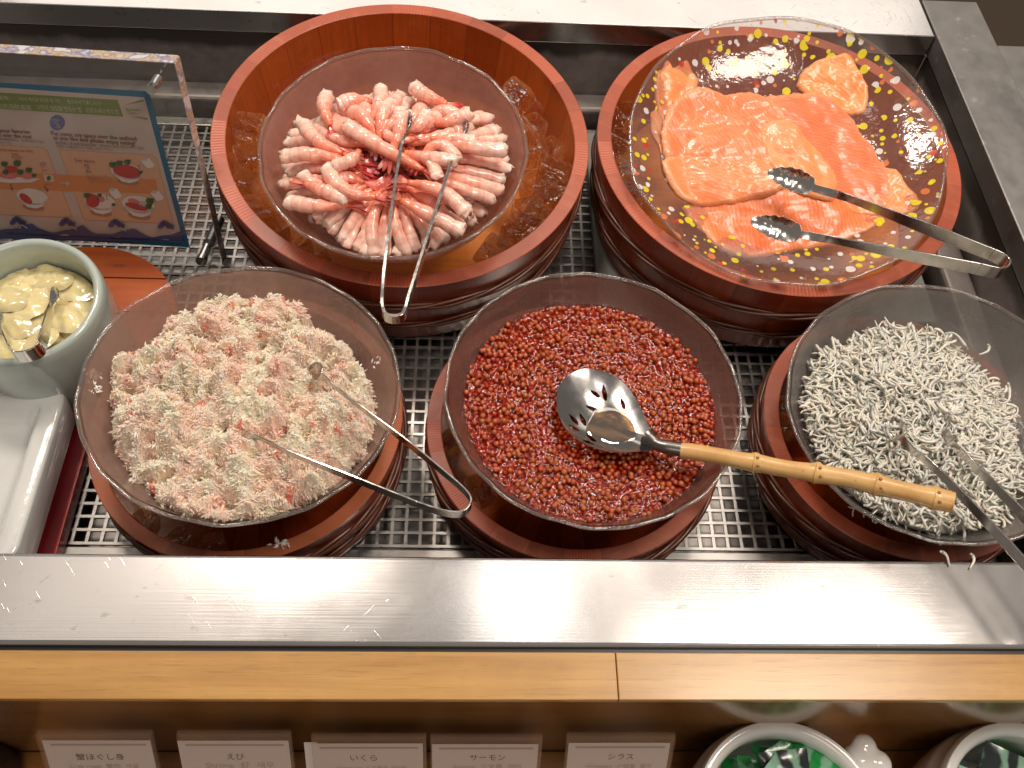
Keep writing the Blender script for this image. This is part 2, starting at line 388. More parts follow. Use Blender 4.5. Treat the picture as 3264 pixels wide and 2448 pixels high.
# ------------------------------------------------------------------ the counter
SEAM = at(1969, 2150)[0]
ZG = -0.135                         # top of the grate
XR, YF, YB = 0.596, 0.2735, 0.9940  # inner edges of the well
def struct(o): o['kind'] = 'structure'; return o
cnt = thing('buffet_counter', 'stainless steel cold counter with pale wood front edge and sunken well', 'counter', (0, .19, 0))
def cpart(name, boxes, m, bevel=0., label=None):
    mb = MB()
    for a, b in boxes: mb.box(np.array(a)-[0, .19, 0], np.array(b)-[0, .19, 0])
    o = mb.build(name, m, cnt, None, bevel); 
    if label: o['label'] = label
    return o
cpart('front_rail', [((-1.5, .1985, -.022), (1.2, YF, 0))], M['rail'], .0035)
cpart('rear_rail', [((-1.5, YB, -.03), (XR-.001, 1.42, 0))], M['rail'], .0015)
cpart('side_rail', [((XR+.001, YF+.001, -.03), (.6730, 1.0705, .0015))], M['sidesteel'], .0015, 'stained grey side rail')
cpart('well_wall', [((-1.5, YB+.001, -.2), (XR, YB+.02, -.031)), ((XR+.001, YF, -.2), (XR+.02, YB, -.031)), ((-1.5, YF-.02, -.2), (1.0, YF-.001, -.0225))], M['frostwall'])
cpart('wall_ledge', [((-1.5, YB-.035, -.2), (XR-.036, YB, -.108)), ((XR-.035, YF, -.2), (XR, YB, -.095))], M['frostwall'], .006)
cpart('well_floor', [((-1.5, YF-.02, -.22), (XR+.02, YB+.02, -.165))], M['steel'])
cpart('wood_edge', [((-1.5, .158, -.009), (SEAM-.0006, .1945, -.0015)), ((SEAM, .158, -.009), (1.2, .1945, -.0015))], M['counter_wood'], .0008)
cpart('edge_gap', [((-1.5, .1946, -.0092), (1.2, .1984, -.006))], M['black'])
cpart('front_panel', [((-1.5, .166, -.27), (1.2, .1985, -.0095))], M['panel_wood'])
side = MB(); side.box((.6745, .2, -.04), (1.6, .992, -.008)); tag(side.build('side_counter', M['sidesteel'], None, None, .002), 'grey steel worktop beyond the right side rail', 'worktop')
sh = MB(); sh.box((-1.5, -.4, -.29), (1.2, .165, -.26)); struct(sh.build('shelf', M['shelf_wood'], None, None))
fl = MB(); fl.box((-6, -3, -1.0), (6, 8, -.95)); struct(fl.build('floor', M['floor']))

# grate: one pressed steel mesh
gr = thing('wire_grate', 'square mesh steel grate lining the bottom of the cold well', 'grate', (0, .6, ZG))
mb = MB(); P = .01425; x0, x1, y0, y1 = -.72, .40, .3365, .934
nx = int((x1-x0)/P); ny = int((y1-y0)/P)
for i in range(nx+1):
    x = x0+i*P; mb.box((x-.0016, y0-.6, -.0026), (x+.0016, y1-.6, -.0004))
for j in range(ny+1):
    y = y0+j*P; mb.box((x0, y-.0015-.6, -.0030), (x1, y+.0015-.6, 0.))
mb.build('wire_mesh', M['grate'], gr)
mb = MB(); mb.box((x0-.01, y0-.028-.6, -.006), (x1+.02, y0-.004-.6, .001)); mb.box((x0-.01, y1+.001-.6, -.006), (x1+.02, y1+.016-.6, .001)); mb.box((x1+.001, y0-.6-.004, -.006), (x1+.02, y1-.6+.001, .001))
mb.build('grate_frame', M['grate'], gr, None, .001)

# ------------------------------------------------------------------ wooden buckets
def bucket(label, c, R, a, b, h, t=.0165, orange=False, level=-.04):
    Mx = frame_mat(c, a, b); base = Mx@Matrix.Translation((0, 0, -h))
    bk = thing('wooden_bucket', label, 'bucket', matrix=base, group='round wooden buckets standing in the well')
    rb = R*.945
    mb = MB(); lathe(mb, [(rb-t*.7, 0), (rb, 0.0), (R-.0012, h-.0012), (R, h)], 130); mb.build('stave_wall', M['bucket_out'], bk, 30)
    mb = MB(); lathe(mb, [(R, h), (R-.0008, h+.0006), (R-t+.0008, h+.0006), (R-t, h)], 200); mb.build('rim', M['rim_or'] if orange else M['rim'], bk, 30)
    mb = MB(); lathe(mb, [(R-t, h), (rb-t, .016)], 130); mb.build('inner_wall', M['bucket_in'], bk, 30)
    mb = MB(); lathe(mb, [(rb-t+.002, .017), (.001, .017)], 80); mb.build('base', M['bucket_base'] if R > .2 else M['bucket_in'], bk)
    for z0, zr in ((h*.66, .0055), (h*.30, .0055)):
        mb = MB(); Rz = rb+(R-rb)*z0/h+.0022
        for k in range(3):
            pts = []; n = 150; ph = 2*PI*k/3
            for j in range(n+1):
                q = 2*PI*j/n; s = 7*q+ph
                pts.append(((Rz+.0018*math.cos(s*1.)) * math.cos(q), (Rz+.0018*math.cos(s)) * math.sin(q), z0+zr*math.sin(s)*.62))
            tube(mb, pts, .0023, 6, cap=False)
        mb.build('hoop', M['hoop'], bk, 180)
    mb = MB(); n = 64; rw = rb-t+(R-rb)*(h+level)/h
    lathe(mb, [(rw-.0008, h+level), (rw*.6, h+level), (.001, h+level)], 64); wt = mb.build('melt_water', M['water'], None, 180, 0, base)
    tag(wt, label.split(' holding')[0].replace('bucket', 'bucket') and ('shallow melt water inside the ' + label), 'water')
    wt['label'] = 'shallow melt water in ' + label
    return Mx
b1 = bucket('large bucket under the shrimp bowl', (-.0836, .7836, 0), .2136, 4.3, 2.6, .118)
b2 = bucket('large bucket under the salmon plate', (.3493, .776, 0), .2111, 2.6, .4, .118)
b3 = bucket('orange-rimmed bucket under the crab bowl', (-.2170, .4325, -.05), .1492, .3, -1, .082, .013, True, -.022)
b4 = bucket('bucket under the salmon roe bowl', (.1019, .4322, -.05), .1462, 0, -.5, .082, .0145, False, -.022)
b5 = bucket('bucket under the whitebait bowl', (.4320, .4315, -.05), .1400, .6, 0, .082, .0155, False, -.022)

# ------------------------------------------------------------------ glass bowls
def bowl(label, c, R, a, b, depth=.072, seed=1, gm='frost'):
    Mx = frame_mat(c, a, b); g = thing('glass_bowl', label, 'bowl', matrix=Mx, group='frosted glass bowls of seafood')
    out = [(.001, -depth), (R*.38, -depth), (R*.42, -depth-.003), (R*.45, -depth-.003), (R*.62, -depth*.90), (R*.80, -depth*.66), (R*.90, -depth*.42), (R*.955, -depth*.2), (R*.985, -.004)]
    inn = [(r-.003, z+.002) for r, z in out[::-1] if r > R*.5] + [(R*.4, -depth+.003), (.001, -depth+.003)]
    def wob(r, z, t, i):
        k = max(0, (r/R-.75)/.25); s = math.sin(9*t+seed)*.5+math.sin(14*t+seed*2)*.5+.6*math.sin(23*t+seed*3)
        return r+.0007*s*k, z+.0006*k*math.sin(11*t+seed*5)
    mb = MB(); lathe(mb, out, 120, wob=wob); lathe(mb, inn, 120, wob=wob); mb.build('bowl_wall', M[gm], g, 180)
    # rolled rim
    mb = MB(); pts = []
    for j in range(181):
        t = 2*PI*j/180; r, z = wob(R*.987, -.001, t, 0); pts.append((r*math.cos(t), r*math.sin(t), z))
    tube(mb, pts, .0018, 8, cap=False); mb.build('rim', M['rimglass'], g, 180)
    return Mx
M['rimglass'] = m_glass('rim_glass', (.84, .81, .79), .16, (.70, .64, .60), .05, .5, 60, 1.55)
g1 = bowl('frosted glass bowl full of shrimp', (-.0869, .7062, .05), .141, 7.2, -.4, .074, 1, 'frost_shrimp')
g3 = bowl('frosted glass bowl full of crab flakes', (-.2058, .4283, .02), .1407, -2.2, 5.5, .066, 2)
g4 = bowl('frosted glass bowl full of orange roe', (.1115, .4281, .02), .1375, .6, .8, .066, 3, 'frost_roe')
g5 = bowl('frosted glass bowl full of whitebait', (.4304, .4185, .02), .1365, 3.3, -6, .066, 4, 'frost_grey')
# confetti plate
g2 = frame_mat((.3404, .7394, .04), 13.0, -3.4)
pl = thing('glass_plate', 'wide clear glass plate with yellow, white and red dots under the salmon', 'plate', matrix=g2)
def pw(r, z, t, i):
    k = max(0, (r-.11)/.065); s = math.sin(6*t+.5)*.6+math.sin(9*t+2)*.5+.5*math.sin(13*t+1); return r+.0017*s*k, z+.0016*k*math.sin(7*t+1)
R = .1738; mb = MB()
prof = [(.001, -.034), (.05, -.034), (.09, -.033), (.115, -.029), (.140, -.020), (.160, -.009), (.172, -.001)]
lathe(mb, prof, 140, wob=pw); mb.build('dish', M['clear'], pl, 180)
mb = MB(); pts = []
for j in range(181):
    t = 2*PI*j/180; r, z = pw(.1725, -.0005, t, 0); pts.append((r*math.cos(t), r*math.sin(t), z))
tube(mb, pts, .0020, 8, cap=False); mb.build('rim', M['rimglass'], pl, 180)

# ------------------------------------------------------------------ ice
ORD = ['first', 'second', 'third', 'fourth', 'fifth', 'sixth', 'seventh', 'eighth', 'ninth', 'tenth', 'eleventh', 'twelfth', 'thirteenth', 'fourteenth', 'fifteenth', 'sixteenth', 'seventeenth', 'eighteenth', 'nineteenth', 'twentieth']
def icecube(seed):
    r = random.Random(seed); import bmesh
    bm = bmesh.new(); bmesh.ops.create_cube(bm, size=1); bmesh.ops.bevel(bm, geom=bm.edges[:], offset=.16, segments=3, profile=.6, affect='EDGES')
    for v in bm.verts:
        v.co *= 1+.10*mnoise.noise(v.co*1.4+Vector((seed, 0, 0)))
    me = bpy.data.meshes.new('ice_cube'); bm.to_mesh(me); bm.free(); me.materials.append(M['ice'])
    me.polygons.foreach_set('use_smooth', [True]*len(me.polygons)); return me
ICES = [icecube(i) for i in range(4)]
def zz(k, ox, oy): return lambda x, y: (ox+x/k, oy+y/k)
z3 = zz(1.5654, 650, 0); z5 = zz(1.481, 1850, 0); z7 = zz(1.6385, 200, 820); z8 = zz(1.6927, 1350, 820); za = zz(1.6586, 2350, 850); z4 = zz(2.476, 850, 230)
zc8 = zz(2.764, 0, 700)
def ice(M_, pts, lab, z=-.019, size=.030):
    for i, (px, py) in enumerate(pts):
        p = onp(M_, px, py, z+rnd.uniform(-.004, .004)); o = bpy.data.objects.new('ice_cube', ICES[rnd.randrange(4)]); COL.objects.link(o)
        o.matrix_world = M_@Matrix.Translation(p)@Matrix.Rotation(rnd.uniform(0, 6), 4, 'Z')@Matrix.Rotation(rnd.uniform(-.5, .5), 4, 'X')@Matrix.Scale(size*rnd.uniform(.85, 1.15), 4)
        where = ('behind the bowl' if py < 200 else 'by the right wall' if px > 1640 else 'at the front right' if px > 1500 else 'at the front left' if (px < 1100 and py > 640) else 'by the left wall')
        tag(o, (ORD[i]+' '+lab+(', '+where if 'around' in lab else ', counted from the back')), 'ice cube', lab.replace('clear ice cube', 'ice cubes'))
ice(b1, [z3(*p) for p in ((1560, 480), (1640, 640), (1600, 760), (1725, 755), (1740, 880), (1640, 930), (1715, 1000), (1610, 1070), (1545, 1175), (1440, 1260), (1650, 1110), (1780, 930), (235, 660), (230, 800), (215, 920), (270, 1060), (340, 1150), (450, 1220), (540, 1290))], 'clear ice cube floating around the shrimp bowl')
ice(b2, [z5(*p) for p in ((210, 560), (190, 680), (225, 800), (250, 900))], 'clear ice cube beside the left side of the salmon plate')
ice(b3, [z7(*p) for p in ((420, 1400), (620, 1480), (800, 1500))], 'clear ice cube in front of the crab bowl', -.018, .02)
ice(b4, [z8(*p) for p in ((140, 1000), (290, 1240), (330, 1290))], 'clear ice cube at lower left of the roe bowl', -.018, .02)
ice(b5, [za(*p) for p in ((245, 740), (240, 850))], 'clear ice cube left of the whitebait bowl', -.018, .02)

exec_food = True
# ------------------------------------------------------------------ shrimp
def m_shrimp():
    t = NT('raw_shrimp'); at_ = t.n('ShaderNodeVertexColor', layer_name='Col')
    n1 = t.noise(120, t.obj(), 4, .6); n2 = t.noise(300, t.obj(), 2, .6)
    c = t.mixc(t.math('MULTIPLY', t.ramp(n1, [(.50, 0), (.68, 1)]), .55), (at_, 0), (.84, .28, .18))
    c = t.mixc(t.math('MULTIPLY', t.ramp(n2, [(.66, 0), (.74, 1)]), .55), c, (.62, .09, .03))
    b = t.pbr(Roughness=.2, Subsurface_Weight=.5, Subsurface_Radius=(.01, .005, .004), Subsurface_Scale=.5, Coat_Weight=.5, Coat_Roughness=.1, Normal=t.bump(t.noise(380, t.obj(), 2), .25, .0008))
    t.lnk(c, 2, b, 'Base Color'); return t.end(b)
M['shrimp'] = m_shrimp()
def m_tail():
    t = NT('shrimp_tail'); n = t.noise(60, t.obj(), 3); c = t.mixc(t.ramp(n, [(.35, 0), (.65, 1)]), (.42, .022, .03), (.74, .22, .15))
    b = t.pbr(Roughness=.22, Subsurface_Weight=.15, Subsurface_Scale=.003, Coat_Weight=.5, Coat_Roughness=.1); t.lnk(c, 2, b, 'Base Color'); return t.end(b)
M['tail'] = m_tail()
def shrimp(M_, head, tail, zh, zt, bow=0., arch=.004, r0=.0065, label='', group='', tailfan=True, seed=0):
    """head, tail: photo pixels; tail end carries the fan"""
    r = random.Random(seed)
    A = onp(M_, head[0], head[1], zh); B = onp(M_, tail[0], tail[1], zt)
    d = B-A; L = np.linalg.norm(d); side = np.array([-d[1], d[0], 0])/L
    th = thing('shrimp', label, 'shrimp', matrix=M_@Matrix.Translation(A), group=group)
    n = 40; pts = []; rad = []; cols = []
    for i in range(n+1):
        u = i/n; p = d*u+side*bow*math.sin(PI*u)+np.array([0, 0, arch*math.sin(PI*u)])
        pts.append(p)
        seg = abs(math.sin(PI*u*6.0)); ri = r0*(1.04-.08*u if u < .5 else 1.0-.52*((u-.5)/.5)**.9)*(.93+.08*seg**.5)
        if u < .06: ri *= .62+.38*(u/.06)
        if u > .9: ri *= .85
        rad.append(ri)
        k = u; e = r.uniform(-.03, .03)
        tn = r.uniform(0, 1)**2; wht = np.array([.90, .76, .67])*(1-tn)+np.array([.88, .55, .43])*tn; pink = np.array([.86, .42, .32]); red = np.array([.78, .20, .10])
        c = wht*(1-k/.55)+pink*(k/.55) if k < .55 else pink*(1-(k-.55)/.45)+red*((k-.55)/.45)
        c = c*(1-.30*(1-seg)**3*np.array([.3, 1., 1.])) ; cols.append((c[0]+e, c[1]+e, c[2]+e, 1))
    mb = MB(); tube(mb, pts, rad, 12, flat=.9, cols=cols)
    # ragged, slightly swollen flesh
    V = np.array(mb.v); sd = seed*3.1
    for i, p in enumerate(V):
        q = mnoise.noise_vector(Vector((p[0]*110+sd, p[1]*110, p[2]*110)))*.0014+mnoise.noise_vector(Vector((p[0]*420+sd, p[1]*420, p[2]*420)))*.0005; V[i] = p+np.array(q)
        if i < 36: V[i] += np.array(mnoise.noise_vector(Vector((p[0]*400+sd, p[1]*400, p[2]*400))))*.003
    mb.v = [tuple(p) for p in V]
    mb.build('body', M['shrimp'], th, 180)
    if tailfan:
        t = pts[-1]-pts[-3]; t /= np.linalg.norm(t); sd2 = np.cross(t, [0, 0, 1]); sd2 /= np.linalg.norm(sd2); mb = MB()
        for k, an in enumerate((-.42, -.16, .14, .42)):
            dr = t*math.cos(an)+sd2*math.sin(an); q = pts[-1]-t*.002; ln = .021*r.uniform(.85, 1.15)
            rows = [(q, .0016), (q+dr*ln*.3, .0034), (q+dr*ln*.65, .0046), (q+dr*ln*.9, .0036), (q+dr*ln, .0012)]
            wv = sd2*math.cos(an)-t*math.sin(an)
            ribbon(mb, [(p+np.array([0, 0, -.0015*abs(k-1.5)+.0012*math.sin(j)]), wv+np.array([0, 0, .35*(k-1.5)]), w_) for j, (p, w_) in enumerate(rows)], .0009)
        mb.build('tail_fan', M['tail'], th, 60)
    return th
SG = 'peeled shrimp piled in the glass bowl'
C0 = (960, 860)                       # where the tails meet (in zoom4 pixels)
sid = 0
def fan(a0, a1, n, r_in, r_out, zh, zt, lab, jr=10, oval=(1., .83), c=C0, r0=.0065):
    global sid
    for i in range(n):
        a = a0+(a1-a0)*(i+rnd.uniform(-.18, .18))/max(1, n-1); lb = (ORD[i] if i < 20 else ('twenty-first', 'twenty-second', 'twenty-third', 'twenty-fourth', 'twenty-fifth', 'last')[min(5, i-20)])+' '+lab+', counted from the '+('left' if a0 > 100 else 'right'); a = math.radians(a); ca, sa = math.cos(a), -math.sin(a)
        ro = r_out*rnd.uniform(.95, 1.03); ri = r_in*rnd.uniform(.8, 1.2)
        h = (c[0]+ca*ro*oval[0], c[1]+sa*ro*oval[1]); t = (c[0]+ca*ri*oval[0], c[1]+sa*ri*oval[1]); sid += 1
        shrimp(M1, z4(*h), z4(*t), zh+rnd.uniform(-.002, .002), zt+rnd.uniform(-.002, .002), rnd.uniform(-.011, .011), rnd.uniform(.001, .012), r0*rnd.uniform(.9, 1.08), lb, SG, True, sid)
M1 = g1
fan(0, 342, 20, 60, 420, -.046, -.040, 'shrimp buried in the lowest layer', c=(980, 760))
fan(150, 395, 26, 220, 800, -.037, -.026, 'shrimp low down against the glass', c=(1000, 740), oval=(1.08, .86))
fan(20, 160, 15, 160, 560, -.026, -.016, 'shrimp low down behind the pile', c=(960, 640), oval=(1.25, .8))
fan(200, 342, 22, 170, 680, -.021, -.003, 'shrimp of the front fan, tail inward', c=(980, 810), oval=(1.05, .98))
fan(-24, 30, 9, 190, 860, -.018, -.002, 'pale-ended shrimp fanned to the right', c=(1060, 720))
fan(150, 198, 8, 260, 860, -.018, -.001, 'white-ended shrimp fanned to the left', c=(980, 760))
fan(26, 156, 17, 120, 520, -.006, .008, 'curled shrimp heaped at the back', c=(980, 600), oval=(1.3, .78), r0=.0077)
rl = random.Random(31); loose = []
for k in range(13):
    a = rl.uniform(60, 250) if k % 3 else rl.uniform(-40, 60); rr_ = rl.uniform(260, 640); cx, cy = 990+math.cos(math.radians(a))*rr_*1.15, 620-math.sin(math.radians(a))*rr_*.62
    b_ = math.radians(a+rl.uniform(-75, 75)); L_ = rl.uniform(110, 190); loose.append((cx, (cx+math.cos(b_)*L_, cy-math.sin(b_)*L_*.8), (cx-math.cos(b_)*L_, cy+math.sin(b_)*L_*.8), rr_))
for k, (cx, h, t, rr_) in enumerate(sorted(loose)):
    sid += 1; z = .014-.013*max(0, (rr_-350)/300)
    shrimp(g1, z4(*h), z4(*t), z+rl.uniform(-.003, .004), z+rl.uniform(-.005, .002), rl.uniform(-.016, .016), rl.uniform(.001, .009), .0072*rl.uniform(.85, 1.1), (ORD+['twenty-first', 'twenty-second'])[k]+' loose shrimp strewn over the back of the pile, counted from the left', SG, rl.random() < .75, sid)
top = [((1900, 620), (1290, 520), .010, .012, .006, 'long white shrimp lying on top at the right'), ((610, 410), (1240, 770), .016, .012, -.004, 'long white shrimp lying diagonally across the middle of the pile'),
       ((1050, 290), (990, 640), .020, .014, .004, 'greyish shrimp pointing up behind the left tong arm'), ((110, 670), (600, 690), .008, .010, .002, 'plump white shrimp sticking out furthest left'),
       ((290, 400), (600, 640), .010, .012, -.008, 'curved pink shrimp at the upper left of the pile'), ((480, 740), (860, 990), .012, .010, -.014, 'shrimp bent in a curve with red tail pointing right, left of centre'),
       ((560, 270), (820, 240), .014, .010, .003, 'short white shrimp lying flat at the upper left edge'), ((640, 1010), (300, 880), .008, .009, .002, 'bluish white shrimp near the lower left of the pile'),
       ((150, 1020), (640, 1050), .000, .004, -.006, 'fat pink shrimp along the lower left edge'), ((1600, 330), (1330, 420), .012, .012, .003, 'short pink shrimp beside the right tong tip'),
       ((900, 130), (790, 430), .014, .012, .006, 'pale lumpy shrimp at the top of the pile'), ((1150, 110), (1420, 250), .014, .012, -.005, 'pink shrimp curled over the top back edge'),
       ((480, 180), (500, 420), .010, .010, -.004, 'small pink shrimp end standing up at the upper left'), ((1560, 1260), (1060, 1010), .004, .012, .003, 'long shrimp reaching from the centre to the lower right'),
       ((1500, 700), (1090, 640), .012, .014, .004, 'orange-tailed shrimp crossing under the right tong arm'), ((1600, 1130), (1120, 870), .006, .013, -.006, 'shrimp with orange back second from the lower right')]
for i, (h, t, zh, zt, bow, lab) in enumerate(top):
    sid += 1; shrimp(g1, z4(*h), z4(*t), zh, zt, bow, .004, .0080, lab, SG, True, sid)

# ------------------------------------------------------------------ heaps
def outline_fn(M_, pts, z):
    Q = [onp(M_, px, py, z)[:2] for px, py in pts]; c = np.mean(Q, 0); an = []; ra = []
    for q in Q: d = q-c; an.append(math.atan2(d[1], d[0])); ra.append(np.hypot(*d))
    o = np.argsort(an); an = np.array(an)[o]; ra = np.array(ra)[o]
    an = np.concatenate([an[-1:]-2*PI, an, an[:1]+2*PI]); ra = np.concatenate([ra[-1:], ra, ra[:1]])
    return c, lambda t: float(np.interp((t+PI) % (2*PI)-PI, an, ra))
def m_vcol(name, rough=.4, sss=.15, coat=.2, bs=500, bd=.0005, radius=(.006, .004, .003)):
    t = NT(name); a = t.n('ShaderNodeVertexColor', layer_name='Col'); b = t.pbr(Base_Color=(a, 0), Roughness=rough, Subsurface_Weight=sss, Subsurface_Radius=radius, Subsurface_Scale=.5, Coat_Weight=coat, Coat_Roughness=.15, Normal=t.bump(t.noise(bs, t.obj(), 3), .3, bd))
    return t.end(b)
M['crab'] = m_vcol('crab_flake', .5, .45, .08, 500, .0005, (.012, .006, .004))
OUT3 = [z7(*p) for p in ((215, 580), (260, 510), (400, 410), (520, 320), (650, 290), (660, 200), (780, 170), (950, 175), (1100, 165), (1165, 130), (1240, 190), (1300, 290), (1400, 320), (1500, 430), (1560, 560), (1640, 700), (1650, 850), (1640, 900), (1560, 1050), (1450, 1150), (1350, 1250), (1150, 1360), (950, 1390), (700, 1390), (520, 1320), (420, 1230), (350, 1150), (290, 1060), (240, 980), (220, 880), (250, 780), (220, 660))]
def rin(R_, dep, z):
    prof = [(.38, -1.), (.62, -.90), (.80, -.66), (.90, -.42), (.955, -.2), (.985, 0.)]
    return float(np.interp(z/dep, [p[1] for p in prof], [p[0] for p in prof]))*R_-.0045
def inside(x, y, z, R_, dep):
    r = math.hypot(x, y); m = rin(R_, dep, min(z, -.002)); k = min(1., m/max(r, 1e-6)) if z < .004 else 1.
    return x*k, y*k, z
def ridged(x, y, s, seed): return 1-abs(mnoise.noise(Vector((x*s+seed, y*s, seed*.3))))*2
def crab_h(x, y, k):
    base = -.020+.031*(1-k**2.6)
    lump = .021*fbm((x*33, y*33, 1.3), 3)+.014*ridged(x, y, 60, 4.)-.005+.003*fbm((x*190, y*190, 2.), 2)
    hole = -.014*math.exp(-((x-HC[0])**2+(y-HC[1])**2)/.010**2)
    edge = -.022*max(0, (k-.90)/.10)**1.5
    return base+lump+hole+edge
HC = onp(g3, *z7(690, 720), -.0)[:2]
c3, r3 = outline_fn(g3, OUT3, -.008)
def crabcol(x, y, rr):
    a = fbm((x*45, y*45, 9.), 3); b = fbm((x*130, y*130, 5.), 2)
    cream = np.array([.98, .81, .61]); pink = np.array([.98, .65, .51]); wht = np.array([.98, .88, .76])
    t = min(1, max(0, .5+a*1.5)); c = cream*(1-t)+pink*t; c = c*(1-max(0, b)*.6)+wht*max(0, b)*.6
    if fbm((x*85+3, y*85, 11.), 2) > .52 and rr.random() < .6: c = np.array([.82, .22, .14])
    return c
mb = MB(); NR, NA = 100, 330; vs = []; cs = []; fs = []; rr = random.Random(3)
for i in range(NR+1):
    k = i/NR
    for j in range(NA):
        t = 2*PI*j/NA; r = r3(t)*k*(1+.02*mnoise.noise(Vector((math.cos(t)*9, math.sin(t)*9, 0)))); x = c3[0]+r*math.cos(t); y = c3[1]+r*math.sin(t)
        vs.append(inside(x, y, crab_h(x, y, k)-.0012, .1407, .066)); c = crabcol(x, y, rr)*.93; cs.append((*c, 1))
for i in range(NR):
    for j in range(NA):
        j2 = (j+1) % NA; fs.append((i*NA+j, (i+1)*NA+j, (i+1)*NA+j2, i*NA+j2))
mb.add(vs, fs, None, None, cs)
# shreds of fibre
for q in range(21000):
    k = math.sqrt(rr.random()); t = rr.uniform(0, 2*PI); r = r3(t)*k; x = c3[0]+r*math.cos(t); y = c3[1]+r*math.sin(t)
    z = crab_h(x, y, min(1, k)); x, y, z = inside(x, y, z, .139, .066); c = crabcol(x, y, rr)*rr.uniform(.92, 1.1); c = np.minimum(c, .95)
    nf = rr.randrange(2, 5); base = 5.5*mnoise.noise(Vector((x*42, y*42, 3.)))+rr.uniform(-.5, .5); big = rr.random() < .10
    for f in range(nf):
        an = base+rr.uniform(-.6, .6)+(PI if rr.random() < .3 else 0); el = rr.uniform(-.2, .60 if not big else .30); ln = rr.uniform(.0015, .0045)*(1.6 if big else 1); wd = rr.uniform(.0003, .0008)*(1.25 if big else 1)
        d = np.array([math.cos(an)*math.cos(el), math.sin(an)*math.cos(el), math.sin(el)]); s = np.array([-math.sin(an), math.cos(an), 0])*wd
        p = np.array([x+rr.uniform(-.001, .001), y+rr.uniform(-.001, .001), z-.0012]); up = np.array([0, 0, wd*.9])
        mid = p+d*ln*.55+np.array([0, 0, .0004]); tip = p+d*ln+np.array([0, 0, -.0008*rr.random()])
        mb.add([p-s*.5, p+s*.5, mid+s, mid+up, mid-s, tip], [(0, 1, 2, 3), (0, 3, 4), (3, 2, 5), (4, 3, 5), (4, 5, 2, 1, 0)][:4], None, None, [(*c, 1)]*6)
tag(mb.build('crab_flakes', M['crab'], None, 60, 0, g3), 'shredded pink and white crab meat heaped in a glass bowl', 'crab meat', None, 'stuff')

def scrap(Mw, seed, n, spread, lab):
    r_ = random.Random(seed); mb = MB()
    for q in range(n):
        x, y = r_.gauss(0, spread), r_.gauss(0, spread*.8); an = r_.uniform(0, 6.3); ln = r_.uniform(.002, .006); wd = r_.uniform(.0005, .0011); c = np.array([.95, .85, .78])*r_.uniform(.85, 1.)
        d = np.array([math.cos(an), math.sin(an), r_.uniform(0, .5)]); s_ = np.array([-math.sin(an), math.cos(an), 0])*wd; p = np.array([x, y, .0003]); up = np.array([0, 0, wd])
        mid = p+d*ln*.55; mb.add([p-s_*.5, p+s_*.5, mid+s_, mid+up, mid-s_, p+d*ln], [(0, 1, 2, 3), (0, 3, 4), (3, 2, 5), (4, 3, 5)], None, None, [(*c, 1)]*6)
    tag(mb.build('crab_scrap', M['crab'], None, 60, 0, Mw), lab, 'crab scrap', 'spilled scraps of crab')
scrap(b3@Matrix.Translation(onp(b3, 895, 1733, .0015)), 1, 26, .0035, 'white crab shred dropped on the front rim of the wooden bucket')
def wallm(px, py, z):
    p = onp(g3, px, py, z); ra = Vector((p[0], p[1], 0)).normalized(); n_ = (-ra*.75+Vector((0, 0, .66))).normalized(); x_ = n_.cross(ra).normalized(); y_ = n_.cross(x_)
    return g3@Matrix(((x_.x, y_.x, n_.x, p[0]), (x_.y, y_.y, n_.y, p[1]), (x_.z, y_.z, n_.z, p[2]), (0, 0, 0, 1)))
scrap(wallm(297, 1195, -.012), 2, 30, .0034, 'white crab shred stuck inside the left wall of its bowl')
scrap(wallm(305, 1235, -.014), 3, 14, .0030, 'small crab crumbs lower on the left inside wall')
scrap(wallm(1200, 1150, -.012), 4, 8, .0035, 'crab crumbs on the right inside wall of the bowl')
# roe
def m_roe():
    t = NT('salmon_roe'); a = t.n('ShaderNodeVertexColor', layer_name='Col'); oi = t.n('ShaderNodeObjectInfo')
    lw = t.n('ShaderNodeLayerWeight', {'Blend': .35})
    c = t.mixc((lw, 1), (a, 0), (.15, .010, .003))  # outline darkened by view angle to imitate light through a translucent egg
    b = t.pbr(Roughness=.12, Subsurface_Weight=.15, Subsurface_Radius=(.006, .0015, .0006), Subsurface_Scale=.6, Coat_Weight=.8, Coat_Roughness=.04); t.lnk(c, 2, b, 'Base Color'); return t.end(b)
M['roe'] = m_roe()
OUT4 = [z8(*p) for p in ((245, 760), (290, 620), (370, 520), (470, 420), (620, 350), (780, 310), (950, 305), (1120, 350), (1260, 420), (1370, 510), (1470, 610), (1540, 740), (1570, 850), (1570, 980), (1520, 1120), (1430, 1250), (1300, 1370), (1100, 1430), (900, 1440), (650, 1400), (450, 1280), (330, 1150), (260, 1000), (245, 880))]
LV4 = -.029
c4 = np.array([0, -.001]); r4 = lambda t: .1215+.0015*math.sin(3*t)
rr = random.Random(11); grains = []; s = .0057
nn = int(.15/s)
for j in range(-nn, nn+1):
    for i in range(-nn, nn+1):
        x = (i+.5*(j & 1))*s+rr.uniform(-.0016, .0016); y = j*s*.866+rr.uniform(-.0016, .0016); d = math.hypot(x, y); k = d/r4(math.atan2(y, x))
        if k < .985: grains.append((c4[0]+x, c4[1]+y, LV4+rr.uniform(-.0012, .0012)+.0018*fbm((x*30, y*30, 3), 2)-.002*k**6, rr.uniform(.0026, .0032)))
extra = []
for q in range(380):
    t = rr.uniform(0, 2*PI); k = math.sqrt(rr.random())*.97; r = r4(t)*k; extra.append((c4[0]+r*math.cos(t), c4[1]+r*math.sin(t), LV4+.0028+rr.uniform(0, .0008), rr.uniform(.0026, .0031)))
allg = grains+extra
